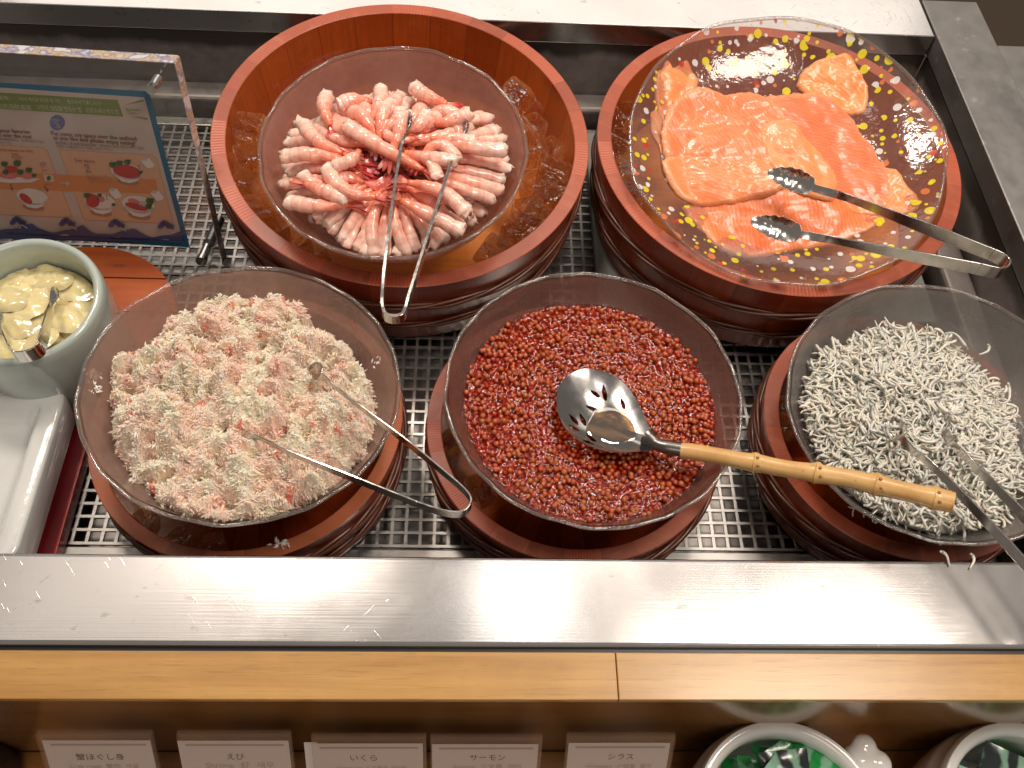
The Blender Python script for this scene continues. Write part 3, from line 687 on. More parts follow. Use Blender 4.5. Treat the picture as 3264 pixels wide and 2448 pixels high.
def roecol():
    k = rr.random()
    return (.43*rr.uniform(.85, 1.12), (.068 if k < .95 else .09)*rr.uniform(.8, 1.2), .008, 1)
# the 300 that show largest (nearest the viewer) are eggs of their own
allg.sort(key=lambda g: np.linalg.norm(loc2w(g4, g[:3])-CAMP))
eggm = []
for q in range(6):
    mb = MB(); V, F = ICO2; c = roecol(); mb.add(V, F, None, None, [c]*len(V)); o = mb.build('egg', M['roe'], None, 180); eggm.append(o.data); bpy.data.objects.remove(o)
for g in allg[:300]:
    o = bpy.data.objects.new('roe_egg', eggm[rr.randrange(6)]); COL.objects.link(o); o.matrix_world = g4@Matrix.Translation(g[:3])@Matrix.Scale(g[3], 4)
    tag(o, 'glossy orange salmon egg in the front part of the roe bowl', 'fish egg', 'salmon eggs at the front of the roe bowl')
mb = MB(); V, F = ICO2
for g in allg[300:]: mb.add(V*g[3]+np.array(g[:3]), F, None, None, [roecol()]*len(V))
# under-layer of the mass
lathe_n = 90; vs = [(c4[0], c4[1], LV4-.0026)]; fs = []
for j in range(lathe_n):
    t = 2*PI*j/lathe_n; vs.append((c4[0]+r4(t)*math.cos(t)*.99, c4[1]+r4(t)*math.sin(t)*.99, LV4-.0026))
fs = [(0, 1+j, 1+(j+1) % lathe_n) for j in range(lathe_n)]
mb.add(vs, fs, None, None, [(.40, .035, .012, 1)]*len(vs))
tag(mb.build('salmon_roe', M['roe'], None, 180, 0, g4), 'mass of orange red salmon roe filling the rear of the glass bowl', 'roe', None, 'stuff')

t_ = NT('roe_liquid'); bp_ = t_.bump(t_.noise(95, t_.obj(), 3, .6), .55, .003)
M['roeliq'] = t_.end(t_.n('ShaderNodeMixShader', {0: t_.fres(1.38, bp_), 1: t_.n('ShaderNodeBsdfTransparent', {0: (.90, .52, .36, 1)}), 2: t_.n('ShaderNodeBsdfGlossy', {'Roughness': .04, 'Normal': bp_})}))
mb = MB(); lathe(mb, [(.121, LV4+.0012), (.06, LV4+.0026), (.001, LV4+.0030)], 90)
tag(mb.build('roe_liquid', M['roeliq'], None, 180, 0, g4), 'thin orange marinade pooled between the roe grains', 'marinade')
# whitebait
def m_bait():
    t = NT('whitebait'); a = t.n('ShaderNodeVertexColor', layer_name='Col'); n = t.noise(420, t.obj(), 2)
    c = t.mixc(t.math('MULTIPLY', t.ramp(n, [(.66, 0), (.72, 1)]), .5), (a, 0), (.20, .20, .19))
    b = t.pbr(Roughness=.35, Subsurface_Weight=.15, Subsurface_Scale=.002, Coat_Weight=.25, Coat_Roughness=.15); t.lnk(c, 2, b, 'Base Color'); return t.end(b)
M['bait'] = m_bait()
def bait_mesh(r, col=None):
    L = r.uniform(.016, .030); n = 10; cu = r.choice((-1, 1))*r.uniform(.5, 4.2); an = 0; p = np.zeros(3); pts = []; rad = []
    s = r.uniform(-2.2, 2.2)
    for i in range(n+1):
        u = i/n; pts.append(p.copy()); an += (cu+s*math.sin(2*PI*u))/n; p = p+np.array([math.cos(an), math.sin(an), r.uniform(-.12, .12)+.25*math.sin(3*u+cu)])*L/n
        rad.append(.0016*(.62 if i == 0 else (1.10-.72*u)))
    pts = [q-pts[n//2] for q in pts]; return pts, rad
OUT5 = [za(*p) for p in ((310, 600), (350, 470), (430, 410), (500, 360), (620, 340), (740, 265), (860, 260), (960, 280), (1040, 275), (1120, 310), (1200, 420), (1330, 520), (1400, 590), (1450, 660), (1500, 760), (1516, 900), (1580, 1100), (1540, 1230), (1480, 1330), (1380, 1400), (1250, 1460), (1100, 1470), (950, 1440), (800, 1360), (660, 1280), (540, 1190), (440, 1060), (380, 960), (330, 840), (305, 720))]
c5, r5 = outline_fn(g5, OUT5, -.012)
def bait_h(x, y, k): return -.026+.030*(1-k**2.2)+.0075*fbm((x*32, y*32, 7.), 3)-.02*max(0, (k-.93)/.07)
def baitcol(r):
    b = r.uniform(.86, 1.08); w_ = r.uniform(-.02, .03); return (min(.9, (.63+w_)*b), min(.9, .615*b), min(.9, (.545-w_)*b), 1)
rr = random.Random(21); fish = []
for q in range(2500):
    k = math.sqrt(rr.random()); t = rr.uniform(0, 2*PI); r = r5(t)*k*.97; x = c5[0]+r*math.cos(t); y = c5[1]+r*math.sin(t)
    x, y, _z = inside(x, y, -.02, .1215, .066)
    fish.append((x, y, bait_h(x, y, k)+rr.uniform(-.0035, .0035)+(.0012 if q % 7 == 0 else 0), rr.uniform(0, 6.28), rr.uniform(-.2, .2)))
vis = lambda p: (lambda q: 0 < 1632+FPX*(q@AX)/(q@AF) < 3264 and 1224-FPX*(q@AU)/(q@AF) < 2448)(p-CAMP)
cand = sorted([i for i in range(len(fish)) if vis(loc2w(g5, fish[i][:3]))], key=lambda i: -(fish[i][2]-bait_h(fish[i][0], fish[i][1], math.hypot(fish[i][0]-c5[0], fish[i][1]-c5[1])/r5(math.atan2(fish[i][1]-c5[1], fish[i][0]-c5[0])))))[:300]
cs_ = set(cand); BM = []
for q in range(14):
    mb = MB(); pts, rad = bait_mesh(rr); c = baitcol(rr); tube(mb, pts, rad, 6, cols=[c, (.16, .16, .16, 1)]+[c]*(len(pts)-2)); o = mb.build('bait', M['bait'], None, 180); BM.append(o.data); bpy.data.objects.remove(o)
mb = MB()
for i, (x, y, z, a, e) in enumerate(fish):
    if i in cs_:
        o = bpy.data.objects.new('whitebait', BM[rr.randrange(14)]); COL.objects.link(o)
        o.matrix_world = g5@Matrix.Translation((x, y, z))@Matrix.Rotation(a, 4, 'Z')@Matrix.Rotation(e, 4, 'Y')
        tag(o, 'single white boiled whitebait on the surface of its heap', 'small fish', 'whitebait on top of the heap')
    else:
        pts, rad = bait_mesh(rr); ca, sa = math.cos(a), math.sin(a)
        pp = [np.array([p[0]*ca-p[1]*sa+x, p[0]*sa+p[1]*ca+y, p[2]+z+p[0]*e]) for p in pts]; tube(mb, pp, rad, 5, cap=True, cols=[baitcol(rr)]*len(pp))
vs = []; fs = []; NR, NA = 40, 120
for i in range(NR+1):
    k = i/NR
    for j in range(NA):
        t = 2*PI*j/NA; r = r5(t)*k*.95; x = c5[0]+r*math.cos(t); y = c5[1]+r*math.sin(t); vs.append(inside(x, y, bait_h(x, y, k)-.004, .1345, .066))
for i in range(NR):
    for j in range(NA): j2 = (j+1) % NA; fs.append((i*NA+j, (i+1)*NA+j, (i+1)*NA+j2, i*NA+j2))
mb.add(vs, fs, None, None, [(.52, .51, .45, 1)]*len(vs))
tag(mb.build('whitebait_heap', M['bait'], None, 180, 0, g5), 'dense heap of tangled tiny white fish filling the glass bowl', 'whitebait', None, 'stuff')
# strays
stray = [(za(1320, 450), g5, .004, 'looped whitebait stuck to the right inside of its bowl'), (za(1170, 370), g5, -.004, 'short whitebait on the glass above the heap'), (za(1440, 690), g5, -.006, 'looped whitebait at the far right of the bowl')]
for (p, M_, z, lab) in stray:
    q = onp(M_, p[0], p[1], z); o = bpy.data.objects.new('whitebait', BM[rr.randrange(14)]); COL.objects.link(o); o.matrix_world = M_@Matrix.Translation(q)@Matrix.Rotation(rr.uniform(0, 6), 4, 'Z'); tag(o, lab, 'small fish', 'stray whitebait off the heap')
for p, a, lab in ((za(1110, 1535), .2, 'whitebait lying at the edge between bucket and front rail'), (za(1250, 1560), -.5, 'whitebait with curled end dropped on the steel front rail')):
    q = at(p[0], p[1], .002); o = bpy.data.objects.new('whitebait', BM[3]); COL.objects.link(o); o.matrix_world = Matrix.Translation(q)@Matrix.Rotation(a, 4, 'Z'); tag(o, lab, 'small fish', 'stray whitebait off the heap')

# ------------------------------------------------------------------ salmon
def m_salmon():
    t = NT('salmon_flesh'); a = t.n('ShaderNodeVertexColor', layer_name='Col'); uv = t.n('ShaderNodeTexCoord')
    wv = t.n('ShaderNodeTexWave', {'Vector': (uv, 2), 'Scale': 24., 'Distortion': 7., 'Detail': 3., 'Detail Scale': 1.2, 'Detail Roughness': .6})
    n1 = t.noise(14, t.obj(), 4, .6)
    c = t.mixc(t.math('MULTIPLY', t.ramp(wv, [(.66, 0), (1., 1)]), .2), (a, 0), (.90, .50, .27))
    c = t.mixc(t.math('MULTIPLY', t.ramp(n1, [(.52, 0), (.72, 1)]), .30), c, (.86, .42, .18))
    n2 = t.noise(34, t.obj(), 4, .6, 1.5)
    b = t.pbr(Roughness=.34, Subsurface_Weight=.2, Subsurface_Radius=(.01, .003, .001), Subsurface_Scale=.5, Coat_Weight=.22, Coat_Roughness=.1, Normal=t.n('ShaderNodeBump', {'Height': n2, 'Strength': .14, 'Distance': .0030, 'Normal': t.bump(wv, .12, .0008)}))
    t.lnk(c, 2, b, 'Base Color'); return t.end(b)
M['salmon'] = m_salmon()
SAL = [
 ('pale under-slice peeking out along the left edge of the plate', -.002, (.86, .36, .16), .3, [(330, 540), (400, 500), (430, 620), (440, 760), (470, 900), (400, 830), (370, 700), (330, 620)]),
 ('ragged salmon tail end at the upper left of the plate', .001, (.84, .27, .09), 1.2, [(345, 380), (375, 360), (400, 318), (425, 345), (440, 340), (500, 298), (530, 340), (560, 385), (520, 470), (450, 560), (390, 580), (350, 490)]),
 ('salmon flap folded out at the upper right of the plate', .003, (.84, .26, .07), .9, [(1030, 380), (1060, 320), (1130, 280), (1200, 268), (1262, 272), (1310, 340), (1362, 420), (1355, 500), (1290, 515), (1180, 470), (1090, 430)]),
 ('long salmon slice lying lowest at the front of the plate', .002, (.85, .19, .06), .15, [(485, 960), (560, 920), (760, 900), (1000, 890), (1300, 880), (1470, 930), (1450, 1030), (1330, 1095), (1200, 1140), (1050, 1160), (900, 1190), (780, 1195), (640, 1150), (560, 1060)]),
 ('pointed salmon slice at the right below the tong arm', .004, (.86, .26, .08), -.6, [(1180, 880), (1300, 840), (1420, 780), (1490, 780), (1540, 850), (1600, 950), (1570, 1000), (1500, 1020), (1400, 1000), (1280, 980)]),
 ('broad salmon slice covering the right half of the pile', .0055, (.85, .17, .07), 1.35, [(870, 450), (960, 425), (1100, 410), (1200, 440), (1290, 520), (1330, 600), (1400, 680), (1450, 760), (1480, 860), (1460, 960), (1350, 960), (1200, 930), (1100, 900), (960, 860), (900, 700), (880, 560)]),
 ('bright rounded salmon slice at the upper left of the pile', .0075, (.86, .19, .065), .5, [(385, 620), (400, 540), (440, 470), (520, 412), (600, 398), (700, 420), (790, 410), (880, 440), (960, 520), (990, 600), (985, 720), (900, 780), (800, 770), (650, 800), (500, 760), (400, 720)]),
 ('wrinkled salmon slice left of the upper tong tip', .0085, (.86, .24, .085), 1.1, [(385, 740), (480, 700), (620, 730), (740, 750), (860, 740), (930, 800), (960, 880), (900, 915), (820, 930), (700, 942), (560, 935), (460, 900), (410, 820)]),
 ('yellowish salmon strip across the middle of the pile', .0090, (.87, .27, .10), .8, [(840, 620), (900, 560), (1000, 570), (1060, 640), (1150, 740), (1220, 830), (1190, 935), (1080, 920), (960, 860), (890, 760)])]
for si, (lab, zo, col, ang, poly) in enumerate(SAL):
    pts = [onp(g2, *z5(*p), -.022+zo) for p in poly]; Q = np.array(pts)[:, :2]; c = Q.mean(0)
    loop = smooth_path([(*q, 0) for q in list(Q)+[Q[0]]], 7)[:-1]; n = len(loop); mb = MB(); NRr = 16; vs = []; cs = []; uvv = []
    def hgt(x, y, k):
        R_ = math.hypot(x, y+.01); base = -.031+.013*max(0, 1-(R_/.12)**2)+max(0, R_-.11)*.35
        return base+zo*.85+.0052*fbm((x*24, y*24, 0), 3)+.0009*fbm((x*90+si*7, y*110, si), 2)-.0034*max(0, (k-.88)/.12)**2
    ca, sa = math.cos(ang), math.sin(ang)
    for i in range(NRr+1):
        k = (i/NRr)**.8 if i else .001
        for j, q in enumerate(loop):
            rgd = 1+(.035*mnoise.noise(Vector((q[0]*160, q[1]*160, si)))+.02*mnoise.noise(Vector((q[0]*500, q[1]*500, si)))) * k**4
            x = c[0]+(q[0]-c[0])*k*rgd; y = c[1]+(q[1]-c[1])*k*rgd; vs.append((x, y, hgt(x, y, k)))
            e = max(0, (k-.86)/.14); cc = np.array(col)*(1-.45*e)+np.array([.86, .52, .28])*.45*e; cs.append((*cc, 1))
    for j, q in enumerate(loop):
        p = vs[NRr*n+j]; vs.append((p[0], p[1], p[2]-.0016)); cs.append(cs[NRr*n+j])
    fs = []
    for i in range(NRr+1):
        for j in range(n): j2 = (j+1) % n; fs.append((i*n+j, (i+1)*n+j, (i+1)*n+j2, i*n+j2))
    us = [[((vs[v][0]*ca+vs[v][1]*sa)*3, (-vs[v][0]*sa+vs[v][1]*ca)*3) for v in f] for f in fs]
    mb.add(vs, fs, None, us, cs); o = mb.build('salmon_slice', M['salmon'], None, 180, 0, g2); tag(o, lab, 'salmon', 'raw salmon slices on the dotted plate')

# ------------------------------------------------------------------ tongs
def tongs(label, armA, armB, bend, wid, th=.0014, tipw=1.6, name='serving_tongs', tl=.028):
    """arms: list of (world point, twist) from tip to bend; bend: list of world points joining the arms"""
    tg = thing(name, label, 'tongs', loc=tuple(bend[len(bend)//2])); O = np.array(bend[len(bend)//2]); up = np.array([0, 0, 1.])
    path = smooth_path([armA[-1]]+bend+[armB[-1]], 6)
    mb = MB(); ribbon(mb, [(p-O, up, wid) for p in path], th); mb.build('spring_bend', M['tong'], tg, 30, .0003)
    for arm in (armA, armB):
        P_ = smooth_path(arm, 12); n = len(P_); mb = MB(); rows = []
        L = [0]
        for i in range(1, n): L.append(L[-1]+np.linalg.norm(P_[i]-P_[i-1]))
        T = L[-1]; t0 = P_[1]-P_[0]; sidev = np.cross(up, P_[-1]-P_[0]); sidev /= np.linalg.norm(sidev)
        lean = sidev*.75+up*.65
        for i, p in enumerate(P_):
            s = L[i]
            if s < tl:
                u = s/tl; w_ = wid*(tipw*max(.02, math.sin(PI*(u*.80+.015)))**.6 if u < .9 else tipw*math.sin(PI*(.735))**.6*(1-(u-.9)*2)); w_ *= 1+(.07*math.sin(u*34) if u < .7 else 0)
                w_ = max(w_, wid*.5 if u > .5 else 0); wd = lean
            elif s < tl*1.8:
                u = (s-tl)/(tl*.8); w_ = wid*(.5+.1*u); wd = lean*(1-u)+up*u
            else:
                u = (s-tl*1.8)/max(1e-6, T-tl*1.8); w_ = wid*(.60+.40*min(1, u*1.6)); wd = up
            rows.append((p-O, wd, w_, (.32*w_*math.sin(PI*min(1, s/tl)) if s < tl else 0)))
        ribbon(mb, rows, th); mb.build('arm', M['tong'], tg, 30, .0003)
    return tg
def W(pts, zs):
    return [at(px, py, z) for (px, py), z in zip(pts, zs)]
# shrimp tongs
A = W([z3(1004, 545), z3(1000, 640), z3(984, 745), z3(950, 970), z3(905, 1330), z3(890, 1500)], [.075, .070, .066, .062, .056, .050])
B = W([z3(1290, 588), z3(1282, 650), z3(1262, 720), z3(1225, 850), z3(1130, 1150), z3(1020, 1500)], [.068, .066, .064, .061, .056, .050])
bd = W([z3(893, 1545), z3(910, 1582), z3(950, 1592), z3(990, 1582), z3(1008, 1545)], [.049]*5)
tongs('slim steel tongs resting on the shrimp bowl', A, B, bd, .012, .0030)
# salmon tongs
A = W([z5(885, 812), z5(1000, 845), z5(1110, 890), z5(1250, 930), z5(1480, 1018), z5(1700, 1105), z5(1940, 1200)], [.046, .047, .050, .054, .060, .064, .066])
B = W([z5(806, 1040), z5(930, 1075), z5(1050, 1108), z5(1200, 1134), z5(1400, 1175), z5(1650, 1225), z5(1880, 1268)], [.040, .042, .046, .050, .056, .062, .066])
bd = W([z5(1985, 1222), z5(2010, 1250), z5(2005, 1275), z5(1980, 1287), z5(1940, 1283)], [.066]*5)
tongs('wide steel tongs resting on the salmon plate', A, B, bd, .0155, .0016, 1.5, tl=.050)
# crab tongs
A = W([z7(1290, 575), z7(1350, 620), z7(1420, 675), z7(1550, 780), z7(1800, 970), z7(2060, 1185)], [.014, .030, .037, .042, .044, .042])
B = W([z7(830, 840), z7(900, 895), z7(1050, 955), z7(1180, 1020), z7(1500, 1150), z7(1850, 1290)], [.020, .030, .036, .040, .043, .042])
bd = W([z7(2115, 1240), z7(2132, 1280), z7(2110, 1325), z7(2060, 1343), z7(1970, 1330)], [.042]*5)
tongs('steel tongs stuck with crab flakes', A, B, bd, .0115)
# whitebait tongs
A = W([za(790, 805), za(850, 880), za(920, 965), za(1050, 1070), za(1300, 1330), za(1516, 1570), za(1700, 1790)], [.016, .026, .036, .047, .052, .056, .058])
B = W([za(1010, 765), za(1090, 860), za(1150, 950), za(1220, 1020), za(1400, 1200), za(1580, 1390), za(1790, 1640)], [.016, .026, .036, .048, .052, .056, .058])
bd = W([za(1755, 1835), za(1800, 1845), za(1850, 1820), za(1870, 1780), za(1850, 1720)], [.058]*5)
tongs('steel tongs dug into the whitebait', A, B, bd, .0125)

# ------------------------------------------------------------------ slotted spoon
pS = [at(*z8(955, 840), -.004)]
S0 = at(*z8(955, 835), .0095); S1 = at(*z8(1245, 985), .012)
xd = S1-S0; xl = np.linalg.norm(xd[:2]); xd = Vector(xd).normalized(); zd = (Vector((0.10, .05, 1))); zd = (zd-xd*zd.dot(xd)).normalized(); yd = zd.cross(xd)
SM = Matrix(((xd.x, yd.x, zd.x, S0[0]), (xd.y, yd.y, zd.y, S0[1]), (xd.z, yd.z, zd.z, S0[2]), (0, 0, 0, 1)))
sp = thing('slotted_spoon', 'slotted steel spoon with knobbly bamboo handle lying on the roe', 'spoon', matrix=SM)
def spo(px, py, z=0): return onp(SM, px, py, z)
OUTS = [spo(*z8(*p)) for p in ((1240, 970), (1190, 850), (1130, 740), (1060, 660), (980, 620), (880, 603), (790, 630), (735, 690), (718, 760), (730, 850), (770, 930), (840, 990), (930, 1030), (1040, 1052), (1150, 1048), (1235, 1035))]
cS = np.array([0, 0]); loopS = smooth_path([(q[0], q[1], 0) for q in OUTS+[OUTS[0]]], 18)[:-1]
SL = [((955, 728), (905, 693), .0), ((990, 745), (972, 668), 0), ((945, 795), (878, 770), 0), ((1090, 800), (1068, 735), 0), ((838, 880), (788, 828), 0), ((880, 880), (848, 812), 0), ((842, 918), (782, 893), 0), ((932, 980), (880, 930), 0), ((925, 998), (860, 980), 0)]
SLl = [(spo(*z8(*a))[:2], spo(*z8(*b))[:2]) for a, b, _ in SL]
def inslot(x, y):
    for a, b in SLl:
        d = b-a; L = np.linalg.norm(d); q = np.array([x, y])-a; u = (q@d)/L/L; v = abs(q[0]*d[1]-q[1]*d[0])/L
        if -.02 < u < 1.02 and v < .0027*max(0, math.sin(PI*min(1, max(0, (u*.9+.1)))))**.8*(1-.35*u): return True
    return False
mb = MB(); n = len(loopS); NRr = 80; vs = []; fs = []
for side_ in (0, 1):
    for i in range(NRr+1):
        k = max(.002, i/NRr)
        for q in loopS: vs.append((q[0]*k, q[1]*k, -.0095*(1-k**2.2)-side_*.0011))
for i in range(NRr):
    for j in range(n):
        j2 = (j+1) % n; a, b, c, d = i*n+j, (i+1)*n+j, (i+1)*n+j2, i*n+j2; cx = sum(vs[v][0] for v in (a, b, c, d))/4; cy = sum(vs[v][1] for v in (a, b, c, d))/4
        if inslot(cx, cy): continue
        fs.append((a, b, c, d)); o = (NRr+1)*n; fs.append((a+o, d+o, c+o, b+o))
for j in range(n): j2 = (j+1) % n; a = NRr*n+j; b = NRr*n+j2; o = (NRr+1)*n; fs.append((a, a+o, b+o, b))
mb.add(vs, fs); mb.build('spoon_bowl', m_steel('spoon_steel', (.46, .45, .44), .12, .20, (30, 30, 30), .1), sp, 60)
t_ = NT('amber_juice'); M['juice'] = t_.end(t_.n('ShaderNodeMixShader', {0: .5, 1: t_.n('ShaderNodeBsdfTransparent', {0: (.86, .62, .38, 1)}), 2: t_.n('ShaderNodeBsdfGlossy', {'Roughness': .02, 'Normal': t_.bump(t_.noise(45, t_.obj(), 2), .25, .003)})}))
jl = [spo(*z8(*p)) for p in ((930, 800), (1000, 785), (1080, 810), (1130, 850), (1175, 900), (1165, 950), (1110, 975), (1060, 1005), (1000, 1000), (930, 965), (885, 900))]
lp = smooth_path([(q[0], q[1], 0) for q in jl+[jl[0]]], 6)[:-1]; cc = np.mean(lp, 0); vs = [(cc[0], cc[1], -.0052)]
for k in (.35, .7, .93, 1.): vs += [(cc[0]+(q[0]-cc[0])*k, cc[1]+(q[1]-cc[1])*k, -.0052-(.0006 if k == 1. else 0)) for q in lp]
nl = len(lp); fs = [(0, 1+j, 1+(j+1) % nl) for j in range(nl)]
for i in range(3): fs += [(1+i*nl+j, 1+(i+1)*nl+j, 1+(i+1)*nl+(j+1) % nl, 1+i*nl+(j+1) % nl) for j in range(nl)]
mb = MB(); mb.add(vs, fs); mb.build('juice', M['juice'], sp, 180)
Si = SM.inverted(); loc = lambda p: np.array(Si@Vector(p))
nk = [S1+np.array([-.006, .004, -.001]), at(*z8(1255, 1005), .0130), at(*z8(1300, 1022), .015), at(*z8(1390, 1038), .017)]
mb = MB(); tube(mb, smooth_path([loc(p) for p in nk], 5), [.0085, .0076, .0070, .0064, .0061, .0058]+[.0060]*4+[.0066]*6, 16, up=(0, 0, 1)); mb.build('ferrule', simple('dark_ferrule', (.22, .20, .19), .3, 1.), sp, 50)
zh_ = zz(1.58, 1700, 1150)
hp = [((742, 450), .017), ((800, 458), .019), ((950, 483), .025), ((1080, 508), .030), ((1115, 513), .031), ((1150, 520), .033), ((1280, 545), .037), ((1390, 560), .041), ((1425, 565), .042), ((1460, 573), .044), ((1600, 595), .049), ((1690, 615), .053), ((1725, 622), .054), ((1760, 632), .056), ((1880, 660), .061), ((1985, 684), .066), ((2015, 690), .067), ((2045, 698), .068), ((2118, 715), .071)]
hr = [.0068, .0074, .0072, .0078, .0092, .0078, .0074, .0079, .0098, .0081, .0077, .0085, .0100, .0084, .0078, .0086, .0100, .0092, .0083]
def m_bamboo():
    t = NT('bamboo_cane'); n = t.noise(30, t.obj((1, 1, 1)), 4, .6); n2 = t.noise(130, t.obj(), 2)
    c = t.mixc(t.ramp(n, [(.35, 0), (.7, 1)]), (.66, .41, .16), (.50, .27, .085)); c = t.mixc(t.math('MULTIPLY', t.ramp(n2, [(.66, 0), (.72, 1)]), .5), c, (.25, .11, .03))
    b = t.pbr(Roughness=.35, Coat_Weight=.3, Coat_Roughness=.2, Normal=t.bump(n2, .15, .0006)); t.lnk(c, 2, b, 'Base Color'); return t.end(b)
M['bamboo'] = m_bamboo()
P0 = smooth_path([loc(at(*zh_(*p), z)) for p, z in hp], 5); R0 = [r for q in smooth_path([(r, 0, 0) for r in hr], 5) for r in [q[0]]]
mb = MB(); tube(mb, P0, R0, 22, up=(0, 0, 1)); hd = mb.build('handle', M['bamboo'], sp, 60)
mb = MB()
for i in (4, 8, 12, 16):
    for k in (-.5, .9):
        c = loc(at(*zh_(*hp[i][0]), hp[i][1])); up_ = np.array(Si.to_3x3()@Vector((0, -.45+k*.5, .9-abs(k)*.3)).normalized()); V, F = ICO1
        mb.add(V*.0017+c+up_*hr[i]*.97, F)
mb.build('bud_scar', simple('bud_scar', (.33, .16, .05), .5), hd, 180)

# ------------------------------------------------------------------ left side: ginger pot on its round lid
lidc = (-.4477, .5828); LZ = -.112
ld = thing('round_lid', 'round orange brown plank lid under the ceramic pot', 'wooden lid', (lidc[0], lidc[1], LZ))
for y0_, y1_ in ((-.1149, -.045), (-.043, .020), (.022, .068), (.070, .1149)):
    mb = MB(); n = 40; r = .1149; ys = [y0_+(y1_-y0_)*i/n for i in range(n+1)]; ri = [(math.sqrt(max(0, r*r-y*y)), y) for y in ys]
    ring = ri+[(-x, y) for x, y in ri[::-1]]; N = len(ring)
    vs = [(x, y, 0) for x, y in ring]+[(x, y, -.012) for x, y in ring]; fs = [tuple(range(N)), tuple(range(2*N-1, N-1, -1))]+[(i, N+i, N+(i+1) % N, (i+1) % N) for i in range(N)]
    mb.add(vs, fs); mb.build('plank', M['lid_wood'], ld, 40)
mb = MB(); mb.box((-.08, -.06, -.024), (-.05, .06, -.0125)); mb.box((.05, -.06, -.024), (.08, .06, -.0125)); mb.build('batten', M['lid_wood'], ld)
t_ = NT('celadon'); M['celadon'] = t_.end(t_.pbr(Base_Color=(.42, .48, .44, 1), Roughness=.16, Coat_Weight=.4, Coat_Roughness=.06))
pc = (-.4400, .5340, .0); PM = frame_mat(pc, 4, 2)
pot = thing('ceramic_pot', 'pale celadon cylindrical pot holding pickled ginger', 'pot', matrix=PM@Matrix.Translation((0, 0, -.108)))
Rp = .0705; mb = MB(); lathe(mb, [(.001, 0), (Rp+.000, 0), (Rp+.005, .006), (Rp+.005, .095), (Rp+.004, .104), (Rp+.0015, .1082), (Rp-.0025, .1082), (Rp-.005, .104), (Rp-.006, .09), (Rp-.007, .02), (.001, .018)], 90); mb.build('pot_body', M['celadon'], pot, 60)
M['ginger'] = m_vcol('pickled_ginger', .14, .3, .6, 120, .001, (.008, .006, .003))
rr = random.Random(5)
for q in range(34):
    t = rr.uniform(0, 2*PI); r = (Rp-.018)*math.sqrt(rr.random()); cx, cy = r*math.cos(t), r*math.sin(t); z0 = -.036+q*.00028+rr.uniform(-.002, .002); a = rr.uniform(0, 6.3); sx, sy = rr.uniform(.017, .026), rr.uniform(.012, .018)
    mb = MB(); vs = []; fs = []; N, K = 24, 6; cs = []; c = np.array([.80, .66, .34])*rr.uniform(.85, 1.1); ti = rr.uniform(-.15, .15)
    for sd in (0, 1):
        for i in range(K+1):
            for j in range(N):
                b_ = 2*PI*j/N; k = i/K; x = math.cos(b_)*sx*k; y = math.sin(b_)*sy*k; X = x*math.cos(a)-y*math.sin(a); Y = x*math.sin(a)+y*math.cos(a)
                z = .004*fbm((X*60+q, Y*60, q), 2)+ti*x*.5-sd*.0012*(1-k*k)-.003*k*k; hx, hy = cx+X, cy+Y; h_ = math.hypot(hx, hy); lim = Rp-.0085
                if h_ > lim: hx *= lim/h_; hy *= lim/h_
                vs.append((hx, hy, z0+z)); cs.append((*c, 1))
    for sd in (0, 1):
        for i in range(K):
            for j in range(N): j2 = (j+1) % N; o = sd*(K+1)*N; f = (o+i*N+j, o+(i+1)*N+j, o+(i+1)*N+j2, o+i*N+j2); fs.append(f if sd == 0 else f[::-1])
    mb.add(vs, fs, None, None, cs); lab_ = 'thin yellow slice of pickled ginger in the celadon pot'; tag(mb.build('ginger_slice', M['ginger'], None, 180, 0, PM), 'thin yellow slice of pickled ginger in the celadon pot', 'ginger', 'pickled ginger slices')
mb = MB(); lathe(mb, [(Rp-.0072, -.037), (.001, -.037)], 48); br = mb.build('ginger_brine', simple('brine', (.55, .44, .17), .06), None, 180, 0, PM); tag(br, 'yellow brine under the ginger slices', 'brine')
# tongs in the pot
A = [at(*zc8(460, 600), -.020), at(*zc8(478, 690), -.016), at(*zc8(474, 770), -.006), at(*zc8(430, 860), .004), at(*zc8(395, 1010), .010), at(*zc8(365, 1110), .014)]
B = [at(*zc8(-60, 830), -.020), at(*zc8(-20, 880), -.014), at(*zc8(10, 930), -.004), at(*zc8(35, 990), .004), at(*zc8(70, 1070), .010), at(*zc8(105, 1150), .014)]
bd = [at(*zc8(350, 1150), .013), at(*zc8(300, 1185), .012), at(*zc8(220, 1206), .012), at(*zc8(155, 1205), .012), at(*zc8(120, 1180), .013)]
tongs('short bent steel tongs hooked over the rim of the ginger pot', A, B, bd, .017, .0014, .9)

# red lacquer tray and white dish
rt = MB(); pr = at(262, 1477, -.118); xr = (at(180, 1754, -.118)[0]+at(262, 1477, -.118)[0])/2
t_ = NT('red_lacquer'); M['lacq'] = t_.end(t_.pbr(Base_Color=(.12, .006, .010, 1), Roughness=.18, Coat_Weight=.6, Coat_Roughness=.06))
rdt = thing('lacquer_tray', 'dark red lacquer tray under the white ceramic dish', 'tray', (xr-.14, .35, -.134))
o_ = np.array([xr-.14, .35, -.134])
mb = MB(); mb.box(np.array([xr-.30, .283, -.134])-o_, np.array([xr-.0032, .487, -.121])-o_); mb.build('tray_board', M['lacq'], rdt, None, .001)
mb = MB(); mb.box(np.array([xr-.0030, .281, -.134])-o_, np.array([xr, .489, -.118])-o_); mb.box(np.array([xr-.30, .4872, -.134])-o_, np.array([xr-.0031, .4892, -.118])-o_)
t_ = NT('red_edge'); mb.build('tray_edge', t_.end(t_.pbr(Base_Color=(.30, .02, .018, 1), Roughness=.25, Coat_Weight=.5)), rdt, None, .0008)
DZ = -.072; q0 = at(215, 1235, DZ); q1 = at(55, 1750, DZ)
